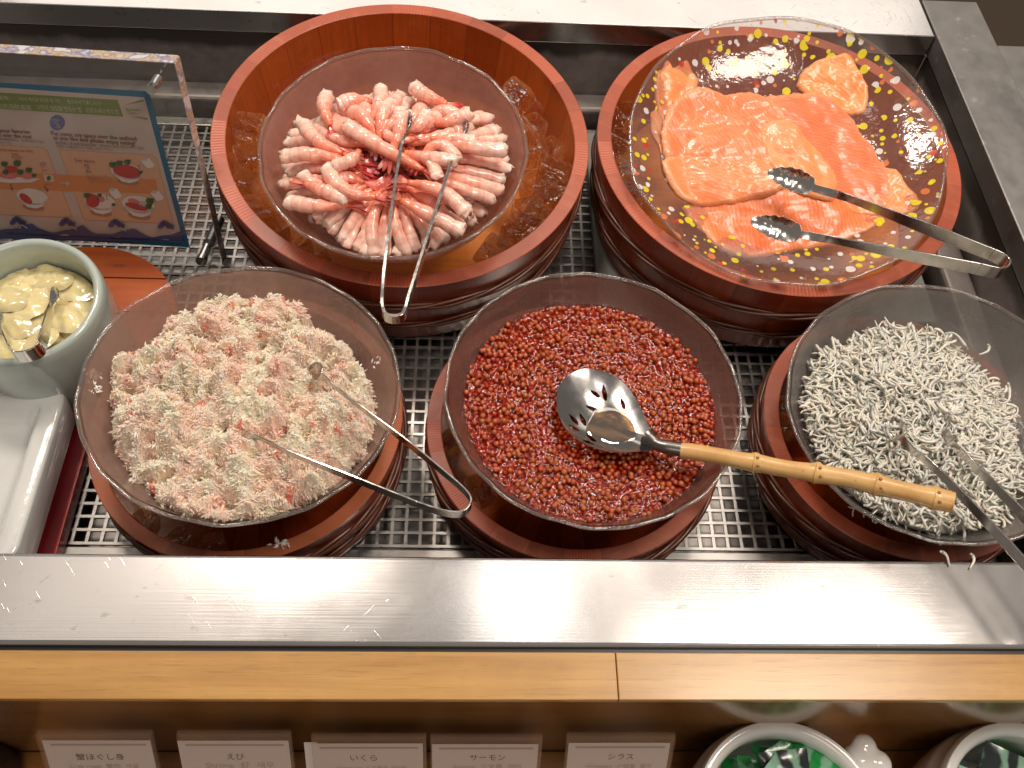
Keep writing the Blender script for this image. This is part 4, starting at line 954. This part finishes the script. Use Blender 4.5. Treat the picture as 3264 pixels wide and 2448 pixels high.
xo = (q0[0]+q1[0])/2; yo = at(100, 1218, DZ)[1]
def rrect(x0, x1, y0, y1, r, z, n=6):
    out = []
    for cx, cy, a0 in ((x1-r, y1-r, 0), (x0+r, y1-r, 90), (x0+r, y0+r, 180), (x1-r, y0+r, 270)):
        for i in range(n+1): a = math.radians(a0+90*i/n); out.append((cx+r*math.cos(a), cy+r*math.sin(a), z))
    return out
mb = MB(); X0, X1, Y0, Y1 = xo-.24, xo, .287, yo; rings = []
for ins, z, r in ((.010, -.049, .014), (.004, -.045, .018), (.0, -.012, .022), (.0005, -.002, .022), (.004, .0, .019), (.019, -.001, .012), (.0225, -.004, .010), (.034, -.026, .012), (.042, -.029, .010)):
    rings.append(rrect(X0+ins, X1-ins, Y0+ins, Y1-ins, r, z))
n = len(rings[0]); vs = [(p[0]-(X0+X1)/2, p[1]-(Y0+Y1)/2, p[2]+.049) for rg in rings for p in rg]; fs = []
for i in range(len(rings)-1):
    for j in range(n): j2 = (j+1) % n; fs.append((i*n+j, i*n+j2, (i+1)*n+j2, (i+1)*n+j))
fs.append(tuple((len(rings)-1)*n+j for j in range(n))); fs.append(tuple(range(n))[::-1]); mb.add(vs, fs)
t_ = NT('white_dish_glaze'); M['dish'] = t_.end(t_.pbr(Base_Color=(.68, .69, .68, 1), Roughness=.14, Coat_Weight=.5, Coat_Roughness=.05, Normal=t_.bump(t_.noise(90, t_.obj(), 3), .18, .002)))
o = mb.build('ceramic_dish', M['dish'], None, 60, .002); o.location = ((X0+X1)/2, (Y0+Y1)/2, DZ-.049); tag(o, 'empty white rectangular ceramic dish with a thick rim on the red tray', 'dish')

# white plastic board below the salmon bucket
mb = MB(); bx0 = at(1885, 760, -.134)[0]; mb.box((bx0, .62, -.1345), (.553, .93, -.121)); tag(mb.build('plastic_board', M['board'], None, None, .003), 'whitish plastic board under the salmon bucket', 'board')

# ------------------------------------------------------------------ acrylic sign holder
Pb = at(709, 839, -.133); d = ray(549, 203); Pt = CAMP+d*(Pb[0]/d[0])
Pl = None
vup = Vector(Pt-Pb).normalized()
# left direction: the top edge passes photo point (0,169)
best = None
for i in range(-200, 201):
    a = i*.001; l = np.array([-math.cos(a), math.sin(a), 0]); q = Pt+l*.25; qq = q-CAMP; px = 1632+FPX*(qq@AX)/(qq@AF); py = 1224-FPX*(qq@AU)/(qq@AF)
    e = abs(py-(203-34*(549-px)/549));
    if best is None or e < best[0]: best = (e, l)
lf = Vector(best[1]); xr_ = -lf; nr = xr_.cross(vup).normalized(); vup2 = nr.cross(xr_).normalized()
if nr.y > 0: nr = -nr
AM = Matrix(((xr_.x, vup2.x, nr.x, Pb[0]), (xr_.y, vup2.y, nr.y, Pb[1]), (xr_.z, vup2.z, nr.z, Pb[2]), (0, 0, 0, 1)))
HT = (Vector(Pt-Pb)).dot(vup2)
sgn = thing('sign_holder', 'leaning clear acrylic holder with an illustrated menu poster', 'sign holder', matrix=AM)
WD = .42; TH = .016
mb = MB(); mb.box((-WD, 0, -TH), (-.0005, HT, 0)); pn = mb.build('acrylic_panel', M['acryl'], sgn)
mb = MB(); mb.box((-WD, HT+.0002, -TH), (0, HT+.001, .0)); mb.box((0, 0, -TH), (.0008, HT, .0)); mb.build('polished_edge', M['acryl_edge'], sgn)
def pp(px, py, z=.0015): return onp(AM, px, py, z)
F2 = zz(2.369, 0, 150); F1 = zz(2.37, 0, 0)
mb = MB()
c_tr = pp(475, 291); c_br = pp(606, 789); c_tl0 = pp(0, 264); c_bl0 = pp(0, 751)
# the poster rectangle in panel coordinates
xr2 = (c_tr[0]+c_br[0])/2; yt = (c_tr[1]+c_tl0[1])/2; yb_ = (c_br[1]+c_bl0[1])/2
# linear map from photo point to poster point is done by the ray itself (the poster is a real flat sheet)
def m_print(name, col, rough=.45): return simple(name, col, rough)
PC = {k: m_print('print_'+k, v) for k, v in dict(blue=(.010, .105, .20), paper=(.46, .37, .33), green=(.15, .19, .05), cream=(.50, .45, .34), peach=(.56, .32, .20), orange=(.54, .20, .07), red=(.42, .04, .035), leaf=(.05, .11, .035), white=(.62, .56, .53), navy=(.06, .07, .19), wave=(.05, .06, .15), foam=(.42, .37, .33), text=(.20, .07, .05), shade=(.33, .16, .10), pink=(.55, .16, .14), rice=(.60, .54, .47), badge=(.085, .095, .24), line=(.48, .24, .15)).items()}
ps = MB(); ps.add([(-.40, c_bl0[1], .0015), (c_br[0], c_br[1], .0015), (c_tr[0], c_tr[1], .0015), (-.40, c_tl0[1]+(c_tl0[1]-c_tr[1])*.0, .0015)], [(0, 1, 2, 3)]); post = ps.build('poster', PC['blue'], sgn)
pr_ = MB()
def poly(pts, col, lay=1, F=F2):
    vs = [pp(*F(*p), .0015+.00025*lay) for p in pts]; pr_.add(vs, [tuple(range(len(vs)))], PC[col])
def ell(cx, cy, rx, ry, col, lay=1, rot=0, a0=0, a1=360, F=F2, n=24):
    pts = []
    for i in range(n): a = math.radians(a0+(a1-a0)*i/(n if a1-a0 == 360 else n-1)); x = rx*math.cos(a); y = ry*math.sin(a); r_ = math.radians(rot); pts.append((cx+x*math.cos(r_)-y*math.sin(r_), cy+x*math.sin(r_)+y*math.cos(r_)))
    poly(pts, col, lay, F)
def text_mesh(s, size, align='LEFT'):
    cu = bpy.data.curves.new('t', 'FONT'); cu.body = s; cu.size = size; cu.align_x = align; cu.resolution_u = 3
    o = bpy.data.objects.new('t', cu); COL.objects.link(o); dg = bpy.context.evaluated_depsgraph_get(); me = bpy.data.meshes.new_from_object(o.evaluated_get(dg))
    v = np.array([x.co[:] for x in me.vertices]) if len(me.vertices) else np.zeros((0, 3)); f = [tuple(p.vertices) for p in me.polygons]; bpy.data.objects.remove(o); bpy.data.meshes.remove(me); return v, f
def ptext(s, x, y, x2, hpx, col, lay=6, F=F2, bold=0):
    """text starting at zoom point (x,y), stretched to end at x2; hpx = letter height in zoom pixels"""
    v, f = text_mesh(s, 1.)
    if not len(v): return
    A_ = pp(*F(x, y)); B_ = pp(*F(*x2)); H_ = pp(*F(x, y-hpx)); ex = (B_-A_)[:2]; wdt = v[:, 0].max()-v[:, 0].min(); v[:, 0] -= v[:, 0].min(); hh = .72; hv = np.array([0, (H_-A_)[1]])
    for bx in ((0,) if not bold else (0, bold)):
        vs = [(A_[0]+ex[0]*p[0]/wdt+bx, A_[1]+ex[1]*p[0]/wdt+hv[1]*p[1]/hh, .0015+.00025*lay) for p in v]; pr_.add(vs, f, PC[col])
# sheet of paper inside the blue border
poly([(-300, 285), (1090, 380), (1385, 1475), (-300, 1400)], 'paper', 1)
poly([(-300, 318), (893, 393), (940, 533), (-300, 455)], 'cream', 2); poly([(-300, 324), (888, 399), (932, 526), (-300, 449)], 'green', 3)
poly([(932, 440), (1075, 398), (1090, 410)], 'green', 3); poly([(975, 522), (1112, 535), (1118, 550)], 'green', 3)
ptext('Kaisen-', 955, 477, (1068, 482), 26, 'green', 4); ptext('Don', 970, 503, (1036, 509), 26, 'green', 4)
ptext('나만의 해산물 덮밥을 즐기자!', 145, 398, (462, 414), 24, 'cream', 5); ptext('色々のせて楽しもう!', 515, 420, (772, 436), 26, 'cream', 5); ptext('海鲜盖饭', -100, 383, (75, 392), 24, 'cream', 5)
ptext('自己喜欢的海鲜盖饭', -130, 452, (245, 470), 32, 'cream', 5); ptext('나만의 덮밥을 만드는 법', 285, 466, (622, 486), 32, 'cream', 5); ptext('お好み丼の作り方', 658, 488, (905, 503), 32, 'cream', 5)
ell(432, 570, 58, 58, 'badge', 3); ptext('STEP', 388, 556, (458, 560), 18, 'paper', 5); ptext('3', 425, 607, (460, 610), 44, 'paper', 5, bold=.0004)
for cx, cy, s in ((70, 590, 1.), (840, 640, 1.3)):
    poly([(cx-50*s, cy+15), (cx-15*s, cy-35*s), (cx, cy-60*s), (cx+12*s, cy-30*s), (cx+40*s, cy+20*s), (cx+70*s, cy+60*s), (cx+20*s, cy+30*s), (cx-20*s, cy+60*s), (cx-15*s, cy+5)], 'foam', 2)
ptext('your favorite', 0, 638, (232, 650), 30, 'text', 5, bold=.00028); ptext('s over the rice!', 0, 672, (245, 688), 30, 'text', 5, bold=.00028)
ptext('Put some soy sauce over the seafood', 393, 660, (1035, 703), 32, 'text', 5, bold=.00028); ptext('as you like and please enjoy eating!', 410, 693, (1025, 738), 32, 'text', 5, bold=.00028)
ptext('请在海鲜上淋适量的酱油后享用!   해산물에 간장을 취향껏 뿌려 드세요!', 422, 727, (1090, 770), 17, 'text', 5); ptext('お好みでお醤油をかけてお召し上がり下さい!', 432, 752, (855, 780), 17, 'text', 5)
ptext('海鲜铺在米饭上!   밥 위에 올려 주세요!', 0, 697, (340, 722), 15, 'text', 5); ptext('のせて下さい', 0, 722, (100, 732), 15, 'text', 5)
# two peach panels and the orange band
poly([(-300, 720), (330, 757), (360, 785), (545, 1280), (520, 1290), (-300, 1255)], 'line', 2); poly([(-300, 724), (328, 761), (354, 787), (538, 1274), (518, 1284), (-300, 1250)], 'peach', 3)
poly([(443, 772), (1150, 812), (1182, 835), (1308, 1320), (1290, 1335), (650, 1308), (625, 1290)], 'line', 2); poly([(449, 777), (1148, 817), (1177, 838), (1301, 1316), (1285, 1329), (652, 1303), (630, 1286)], 'peach', 3)
poly([(-300, 925), (1175, 1000), (1200, 1108), (-300, 1062)], 'orange', 4)
poly([(455, 1018), (500, 1022), (490, 1000), (528, 1028), (505, 1058), (500, 1034), (458, 1030)], 'paper', 6)
ptext('sashimi (sliced raw fish)', -25, 778, (255, 790), 20, 'text', 6); ptext('生鱼片', 95, 812, (150, 815), 16, 'text', 6); ptext('사시미', 92, 834, (178, 838), 16, 'text', 6); ptext('刺身', 122, 858, (160, 860), 16, 'text', 6)
ptext('Soy sauce', 573, 860, (722, 870), 28, 'text', 6); ptext('酱油', 640, 893, (678, 896), 16, 'text', 6); ptext('간장', 650, 915, (686, 918), 16, 'text', 6); ptext('醤油', 655, 940, (694, 943), 16, 'text', 6)
for k in range(4): ptext(('*the photo is an image', '*图片仅供参考', '*写真はイメージです', '*사진은 이미지입니다')[k], 650+k*8, 966+k*17, ((820, 765, 850, 880)[k], 972+k*17), 10, 'shade', 6)
def rbowl(cx, cy, rx, ry, fill, kind=0):
    ell(cx+8, cy+ry*1.35, rx*.7, ry*.4, 'shade', 5, 8); ell(cx, cy, rx, ry, 'white', 6, 10)
    poly([(cx-rx*.95, cy+ry*.15), (cx+rx, cy+ry*.35), (cx+rx*.62, cy+ry*1.25), (cx+rx*.2, cy+ry*1.5), (cx-rx*.3, cy+ry*1.3)], 'white', 6); ell(cx, cy-2, rx*.88, ry*.84, fill, 7, 10)
rbowl(958, 940, 122, 58, 'red'); rbowl(755, 1170, 120, 62, 'rice'); rbowl(1045, 1190, 125, 64, 'rice'); rbowl(245, 1130, 120, 60, 'rice')
ell(700, 1160, 55, 48, 'red', 8, 40); ell(755, 1145, 38, 24, 'pink', 8, 20); ell(195, 1145, 58, 26, 'red', 8, 38); ell(1030, 1205, 88, 24, 'red', 8, 15); ell(1010, 1165, 45, 20, 'pink', 8, 15); ell(1080, 1185, 40, 22, 'foam', 8, 15)
for cx, cy, s in ((850, 890, 1.), (900, 878, .9), (960, 870, .9), (655, 1122, .9), (750, 1120, .6), (1130, 1165, 1.1), (1120, 1205, .9), (128, 880, 1.), (30, 885, .9), (150, 945, .9), (215, 930, .9), (855, 1190, .5), (40, 945, .8), (1060, 945, .6), (255, 970, .6)):
    ell(cx, cy, 30*s, 22*s, 'leaf', 9, 25, n=9); ell(cx+16*s, cy-8*s, 18*s, 14*s, 'leaf', 9, -30, n=5)
poly([(-80, 975), (200, 985), (305, 995), (235, 1022), (60, 1025), (-60, 1010)], 'white', 5); ell(85, 922, 50, 24, 'red', 8, 10); ell(205, 972, 48, 26, 'pink', 8, 5); ell(60, 975, 65, 20, 'pink', 7, 5)
for x, y in ((1112, 875), (868, 1105), (1185, 1122)):
    poly([(x-50, y-22), (x-28, y-45), (x+12, y-40), (x+52, y+12), (x+42, y+34), (x+2, y+42), (x-32, y+6)], 'white', 6); poly([(x-50, y-22), (x-28, y-45), (x+12, y-40), (x-8, y-18)], 'paper', 7)
    ell(x-65, y+22, 4, 9, 'text', 8, 10); ell(x-60, y+42, 4, 8, 'text', 8, 10)
poly([(295, 855), (352, 856), (378, 902), (318, 902)], 'cream', 5); ell(328, 882, 26, 18, 'pink', 7); ptext('Beef', 325, 930, (362, 932), 13, 'text', 6)
poly([(325, 962), (398, 966), (410, 1018), (340, 1014)], 'cream', 5); ell(368, 990, 16, 18, 'leaf', 7); ptext('Nori', 345, 1037, (390, 1040), 12, 'text', 6)
poly([(75, 1035), (86, 1036), (88, 1065), (100, 1062), (92, 1085), (74, 1066), (82, 1064)], 'text', 6); poly([(325, 1045), (345, 1055), (360, 1078), (370, 1076), (360, 1096), (342, 1076), (350, 1076)], 'text', 6)
# plain scalloped waves along the bottom
def wtop(x, ph): return 1395+.045*(x)-38*abs(math.sin((x+ph)/385*PI))**.8
for ph, dy, col, lay, amp in ((0, 0, 'wave', 8, 62), (120, 42, 'foam', 9, 30), (210, 52, 'navy', 10, 34), (40, 72, 'foam', 11, 22), (150, 84, 'wave', 12, 22)):
    xs = list(range(-300, 1381, 20)); up_ = []
    for x in xs:
        u = ((x+ph) % 385)/385; k = (u/.62)**1.6 if u < .62 else max(0, 1-(u-.62)/.38)**2; up_.append((x, min(1340+dy+.045*x+40-amp*k+4*math.sin(x*.9), 1462)))
    poly(up_+[(1384, 1474), (-300, 1400)] if True else up_, col, lay)
for i in range(-1, 4):
    cx = 145+i*372; cy = 1312+i*10
    for j in range(7): ell(cx+j*14-50, cy+(12, -6, -14, -8, 4, 14, 20)[j], 24, 20, 'wave' if j % 2 == 0 else 'navy', 13, 20*j, n=7)
    for j in range(9): ell(cx+j*17-80, cy+34+(j % 3)*9, 11, 5, 'foam', 14, 30*j, n=6)
pr_.build('poster_print', None, post)
mb = MB(); film = [pp(*F1(-60, 530), .006), pp(*F1(985, 592), .006), pp(*F1(1235, 745), .006), pp(744/3.19+400, 1180/3.19+380, .006), pp(-30, 770, .006)]
mb.add(film, [tuple(range(len(film)))]); mb.build('cover_film', m_glass('film', (.985, .98, .975), .05, (.6, .6, .6), .1, .03, 9, 1.35), sgn)
def standoff(c, r, ln, name, dark=False):
    mb = MB(); tube(mb, [c+np.array([0, 0, -.008]), c+np.array([0, 0, ln*.7])], r*.85, 20); tube(mb, [c+np.array([0, 0, ln*.7]), c+np.array([0, 0, ln])], r, 20); mb.build(name, M['chrome'], sgn, 40)
standoff(pp(496, 262, .0), .0055, .016, 'standoff_screw')
sc2 = pp(655, 800, .0); standoff(sc2, .0065, .020, 'standoff_screw')
# rear prop: acrylic foot with a steel rod
mb = MB(); pA = np.array(AM.inverted()@Vector(at(700, 700, -.125))); pB_ = np.array(AM.inverted()@Vector(at(668, 775, -.119)));
mb = MB(); tube(mb, [pA, pB_], .0065, 18); mb.build('steel_foot', simple('dark_steel_rod', (.30, .31, .31), .3, 1.), sgn, 40)

# ------------------------------------------------------------------ card stands on the shelf
CARDS = [('蟹ほぐし身', 110, 480, 2342, (330, 2415), (543, 0), .29, 'acrylic card stand reading 蟹ほぐし身 for crab, leftmost'), ('えび', 560, 925, 2343, (0, 0), (0, 0), .2, 'acrylic card stand reading えび for shrimp'),
         ('いくら', 990, 1358, 2352, (0, 0), (0, 0), .1, 'acrylic card stand reading いくら for roe, with a second paper poking out left'), ('サーモン', 1372, 1730, 2354, (0, 0), (0, 0), .02, 'acrylic card stand reading サーモン for salmon'), ('シラス', 1808, 2155, 2350, (0, 0), (0, 0), -.1, 'acrylic card stand reading シラス for whitebait, rightmost')]
TXT = [(244, 398, 2421), (725, 780, 2420), (1117, 1202, 2424), (1497, 1610, 2423), (1937, 2018, 2420)]
M['card'] = simple('white_card', (.62, .56, .53), .5); M['ink'] = simple('grey_ink', (.045, .04, .04), .6); M['bar'] = simple('pink_bar', (.40, .29, .26), .6)
lean = math.radians(30); up_c = Vector((0, math.sin(lean), math.cos(lean))); nc = Vector((0, -math.cos(lean), math.sin(lean)))
for (s, xa, xb, yy, _, _, sl, lab), (t0, t1, ty) in zip(CARDS, TXT):
    ya = .147; A_ = aty(xa, yy, ya); B_ = aty(xb, yy, ya); A_[2] = B_[2] = (A_[2]+B_[2])/2
    CM = Matrix(((1, up_c.x, nc.x, A_[0]), (0, up_c.y, nc.y, A_[1]), (0, up_c.z, nc.z, A_[2]), (0, 0, 0, 1)))
    Hc = (A_[2]+.2595)/math.cos(lean); wd = B_[0]-A_[0]
    cs = thing('card_stand', lab, 'card stand', matrix=CM, group='menu card stands on the lower shelf')
    mb = MB(); mb.box((0, -Hc, -.0055), (wd, 0, -.0040)); mb.box((0, -Hc, -.0015), (wd, 0, .0)); mb.box((0, -.0012, -.0040), (wd, 0, -.0016)); mb.build('acrylic_sleeve', M['acryl'], cs)
    top_ = onp(CM, (xa+xb)/2, yy+19, -.003)[1]; l0 = onp(CM, xa+(24 if xa == 110 else 5), yy+20, -.003)[0]; r0_ = wd-.003
    mb = MB(); mb.box((l0, -Hc+.004, -.0035), (r0_, top_, -.0030)); 
    if xa == 990: mb.box((-.007, -Hc+.006, -.0039), (.004, top_+.001, -.0036))
    cd = mb.build('menu_card', M['card'], cs)
    pm = MB(); b0 = onp(CM, (xa+xb)/2, yy+29, -.0028)[1]; b1_ = onp(CM, (xa+xb)/2, yy+35, -.0028)[1]
    pm.add([(l0+.006, b1_, -.0028), (r0_-.004, b1_, -.0028), (r0_-.004, b0, -.0028), (l0+.006, b0, -.0028)], [(0, 1, 2, 3)], M['bar'])
    v, f = text_mesh(s, 1.); q0_ = onp(CM, t0, ty, -.0028); q1_ = onp(CM, t1, ty, -.0028); ww = v[:, 0].max()-v[:, 0].min(); sx_ = (q1_[0]-q0_[0])/ww; v0 = v[:, 0].min(); hsz = (onp(CM, t0, ty-16, -.0028)[1]-q0_[1])/.72
    pm.add([(q0_[0]+(p[0]-v0)*sx_, q0_[1]+p[1]*hsz, -.0028) for p in v], f, M['ink'])
    sub = {'蟹ほぐし身': 'Crab meat  蟹肉  게살', 'えび': 'Shrimp  虾  새우', 'いくら': 'Salmon roe  三文鱼子  연어알', 'サーモン': 'Salmon  三文鱼  연어', 'シラス': 'Whitebait  小银鱼  멸치'}[s]
    v, f = text_mesh(sub, 1.); y2 = onp(CM, t0, ty+27, -.0028)[1]; ww = v[:, 0].max()-v[:, 0].min(); k = wd*.62/ww
    pm.add([(wd*.2+(p[0]-v[:, 0].min())*k, y2+p[1]*k, -.0028) for p in v], f, M['bar'])
    pm.build('card_print', None, cd)

# ------------------------------------------------------------------ white pots of packets
def m_packet():
    t = NT('foil_packet'); oi = t.n('ShaderNodeObjectInfo'); n = t.n('ShaderNodeTexWave', {'Vector': t.obj((1, 1.6, 1)), 'Scale': 16., 'Distortion': 7., 'Detail': 3.})
    base = t.ramp((oi, 5), [(0, (.01, .34, .07)), (.40, (.05, .50, .18)), (.62, (.02, .03, .032)), (.78, (.30, .55, .42))], 'CONSTANT')
    c = t.mixc(t.ramp(n, [(.5, 0), (.9, .75)]), base, (.35, .62, .45)); b = t.pbr(Roughness=.22, Coat_Weight=.5, Coat_Roughness=.1); t.lnk(c, 2, b, 'Base Color'); return t.end(b)
M['packet'] = m_packet()
def packet_mesh(seed, wx=.022, wy=.034):
    N1, N2 = 10, 14; vs = []; fs = []
    for sd in (0, 1):
        for i in range(N1+1):
            for j in range(N2+1):
                u = i/N1*2-1; v = j/N2*2-1; e = (1-u**4)*(1-max(0, (abs(v)-.0))**6); cr = .0022*fbm((u*1.6+seed, v*2.2, seed), 3)
                vs.append((u*wx, v*wy, (1 if sd == 0 else -1)*.0035*e*(1 if abs(v) < .86 else 0)+cr+.006*u*v*math.sin(seed)))
        o = sd*(N1+1)*(N2+1)
        for i in range(N1):
            for j in range(N2):
                f = (o+i*(N2+1)+j, o+(i+1)*(N2+1)+j, o+(i+1)*(N2+1)+j+1, o+i*(N2+1)+j+1); fs.append(f if sd == 0 else f[::-1])
    mb = MB(); mb.add(vs, fs); o = mb.build('pk', M['packet'], None, 180); me = o.data; bpy.data.objects.remove(o); return me
PK = [packet_mesh(i*2.3+1) for i in range(6)]
rr = random.Random(9)
for (px, py, R_, lab, lab2) in ((2472, 2292, .0865, 'white ceramic pot with knob handle full of green sachets, left one', 'green and black sauce sachet in the left white pot'), (3215, 2296, .0865, 'white ceramic pot full of green sachets at the lower right corner', 'green sauce sachet in the corner white pot')):
    zt_ = -.125; q = at(px, py, zt_); c = np.array([q[0], q[1]-R_*.97, -.2598]); h = zt_-c[2]
    wp = thing('white_pot', lab, 'pot', loc=tuple(c), group='white pots of sauce sachets')
    mb = MB(); lathe(mb, [(.001, 0), (R_*.80, 0), (R_*.88, .008), (R_*.97, h*.45), (R_*1.0, h*.72), (R_*.985, h*.80), (R_*.955, h*.82), (R_*.965, h*.90), (R_*.975, h*.96), (R_*.95, h), (R_*.90, h+.001), (R_*.85, h*.985), (R_*.82, h*.93), (R_*.83, h*.7), (R_*.80, .02), (.001, .015)], 96); mb.build('pot_body', M['white_cer'], wp, 50)
    for sg in ((1, 1) if False else (1,)):
        mb = MB(); V, F = ICO3; lg = at(px+322, py+93, zt_-.015)-c; ra = lg[:2]/np.linalg.norm(lg[:2]); tg_ = np.array([-ra[1], ra[0]]); rc = ra*R_*1.05
        for dr, dt, dz, rd in ((0, 0, -.004, .017), (.012, .008, .0, .0115), (.012, -.010, -.001, .0125)):
            q_ = rc+ra*dr+tg_*dt; mb.add(V*np.array([rd, rd, rd*.75])+np.array([q_[0], q_[1], h-.012+dz]), F)
        o = mb.build('lug_handle', M['white_cer'], wp, 180); rm = o.modifiers.new('r', 'REMESH'); rm.mode = 'VOXEL'; rm.voxel_size = .0018; rm.use_smooth_shade = True; sm = o.modifiers.new('s', 'SMOOTH'); sm.iterations = 8
    for k in range(26):
        t = rr.uniform(0, 2*PI); r = R_*.52*math.sqrt(rr.random()); o = bpy.data.objects.new('sauce_sachet', PK[rr.randrange(6)]); COL.objects.link(o)
        o.matrix_world = Matrix.Translation((c[0]+r*math.cos(t), c[1]+r*math.sin(t), zt_-.050+k*.0014))@Matrix.Rotation(rr.uniform(0, 6.28), 4, 'Z')@Matrix.Rotation(rr.uniform(-.6, .6), 4, 'X')@Matrix.Rotation(rr.uniform(-.5, .5), 4, 'Y'); tag(o, lab2, 'sachet', 'sachets in ' + ('the left pot' if px < 3000 else 'the corner pot'))
# dark round object at the left edge of the shelf
q = at(10, 2400, -.2); mb = MB(); lathe(mb, [(.001, -.06), (.045, -.06), (.05, -.05), (.05, .0), (.046, .004), (.001, .004)], 60); o = mb.build('black_bowl', M['black'], None, 40); o.location = (q[0]-.050, q[1]-.02, -.20); tag(o, 'black round container at the left end of the lower shelf', 'container')
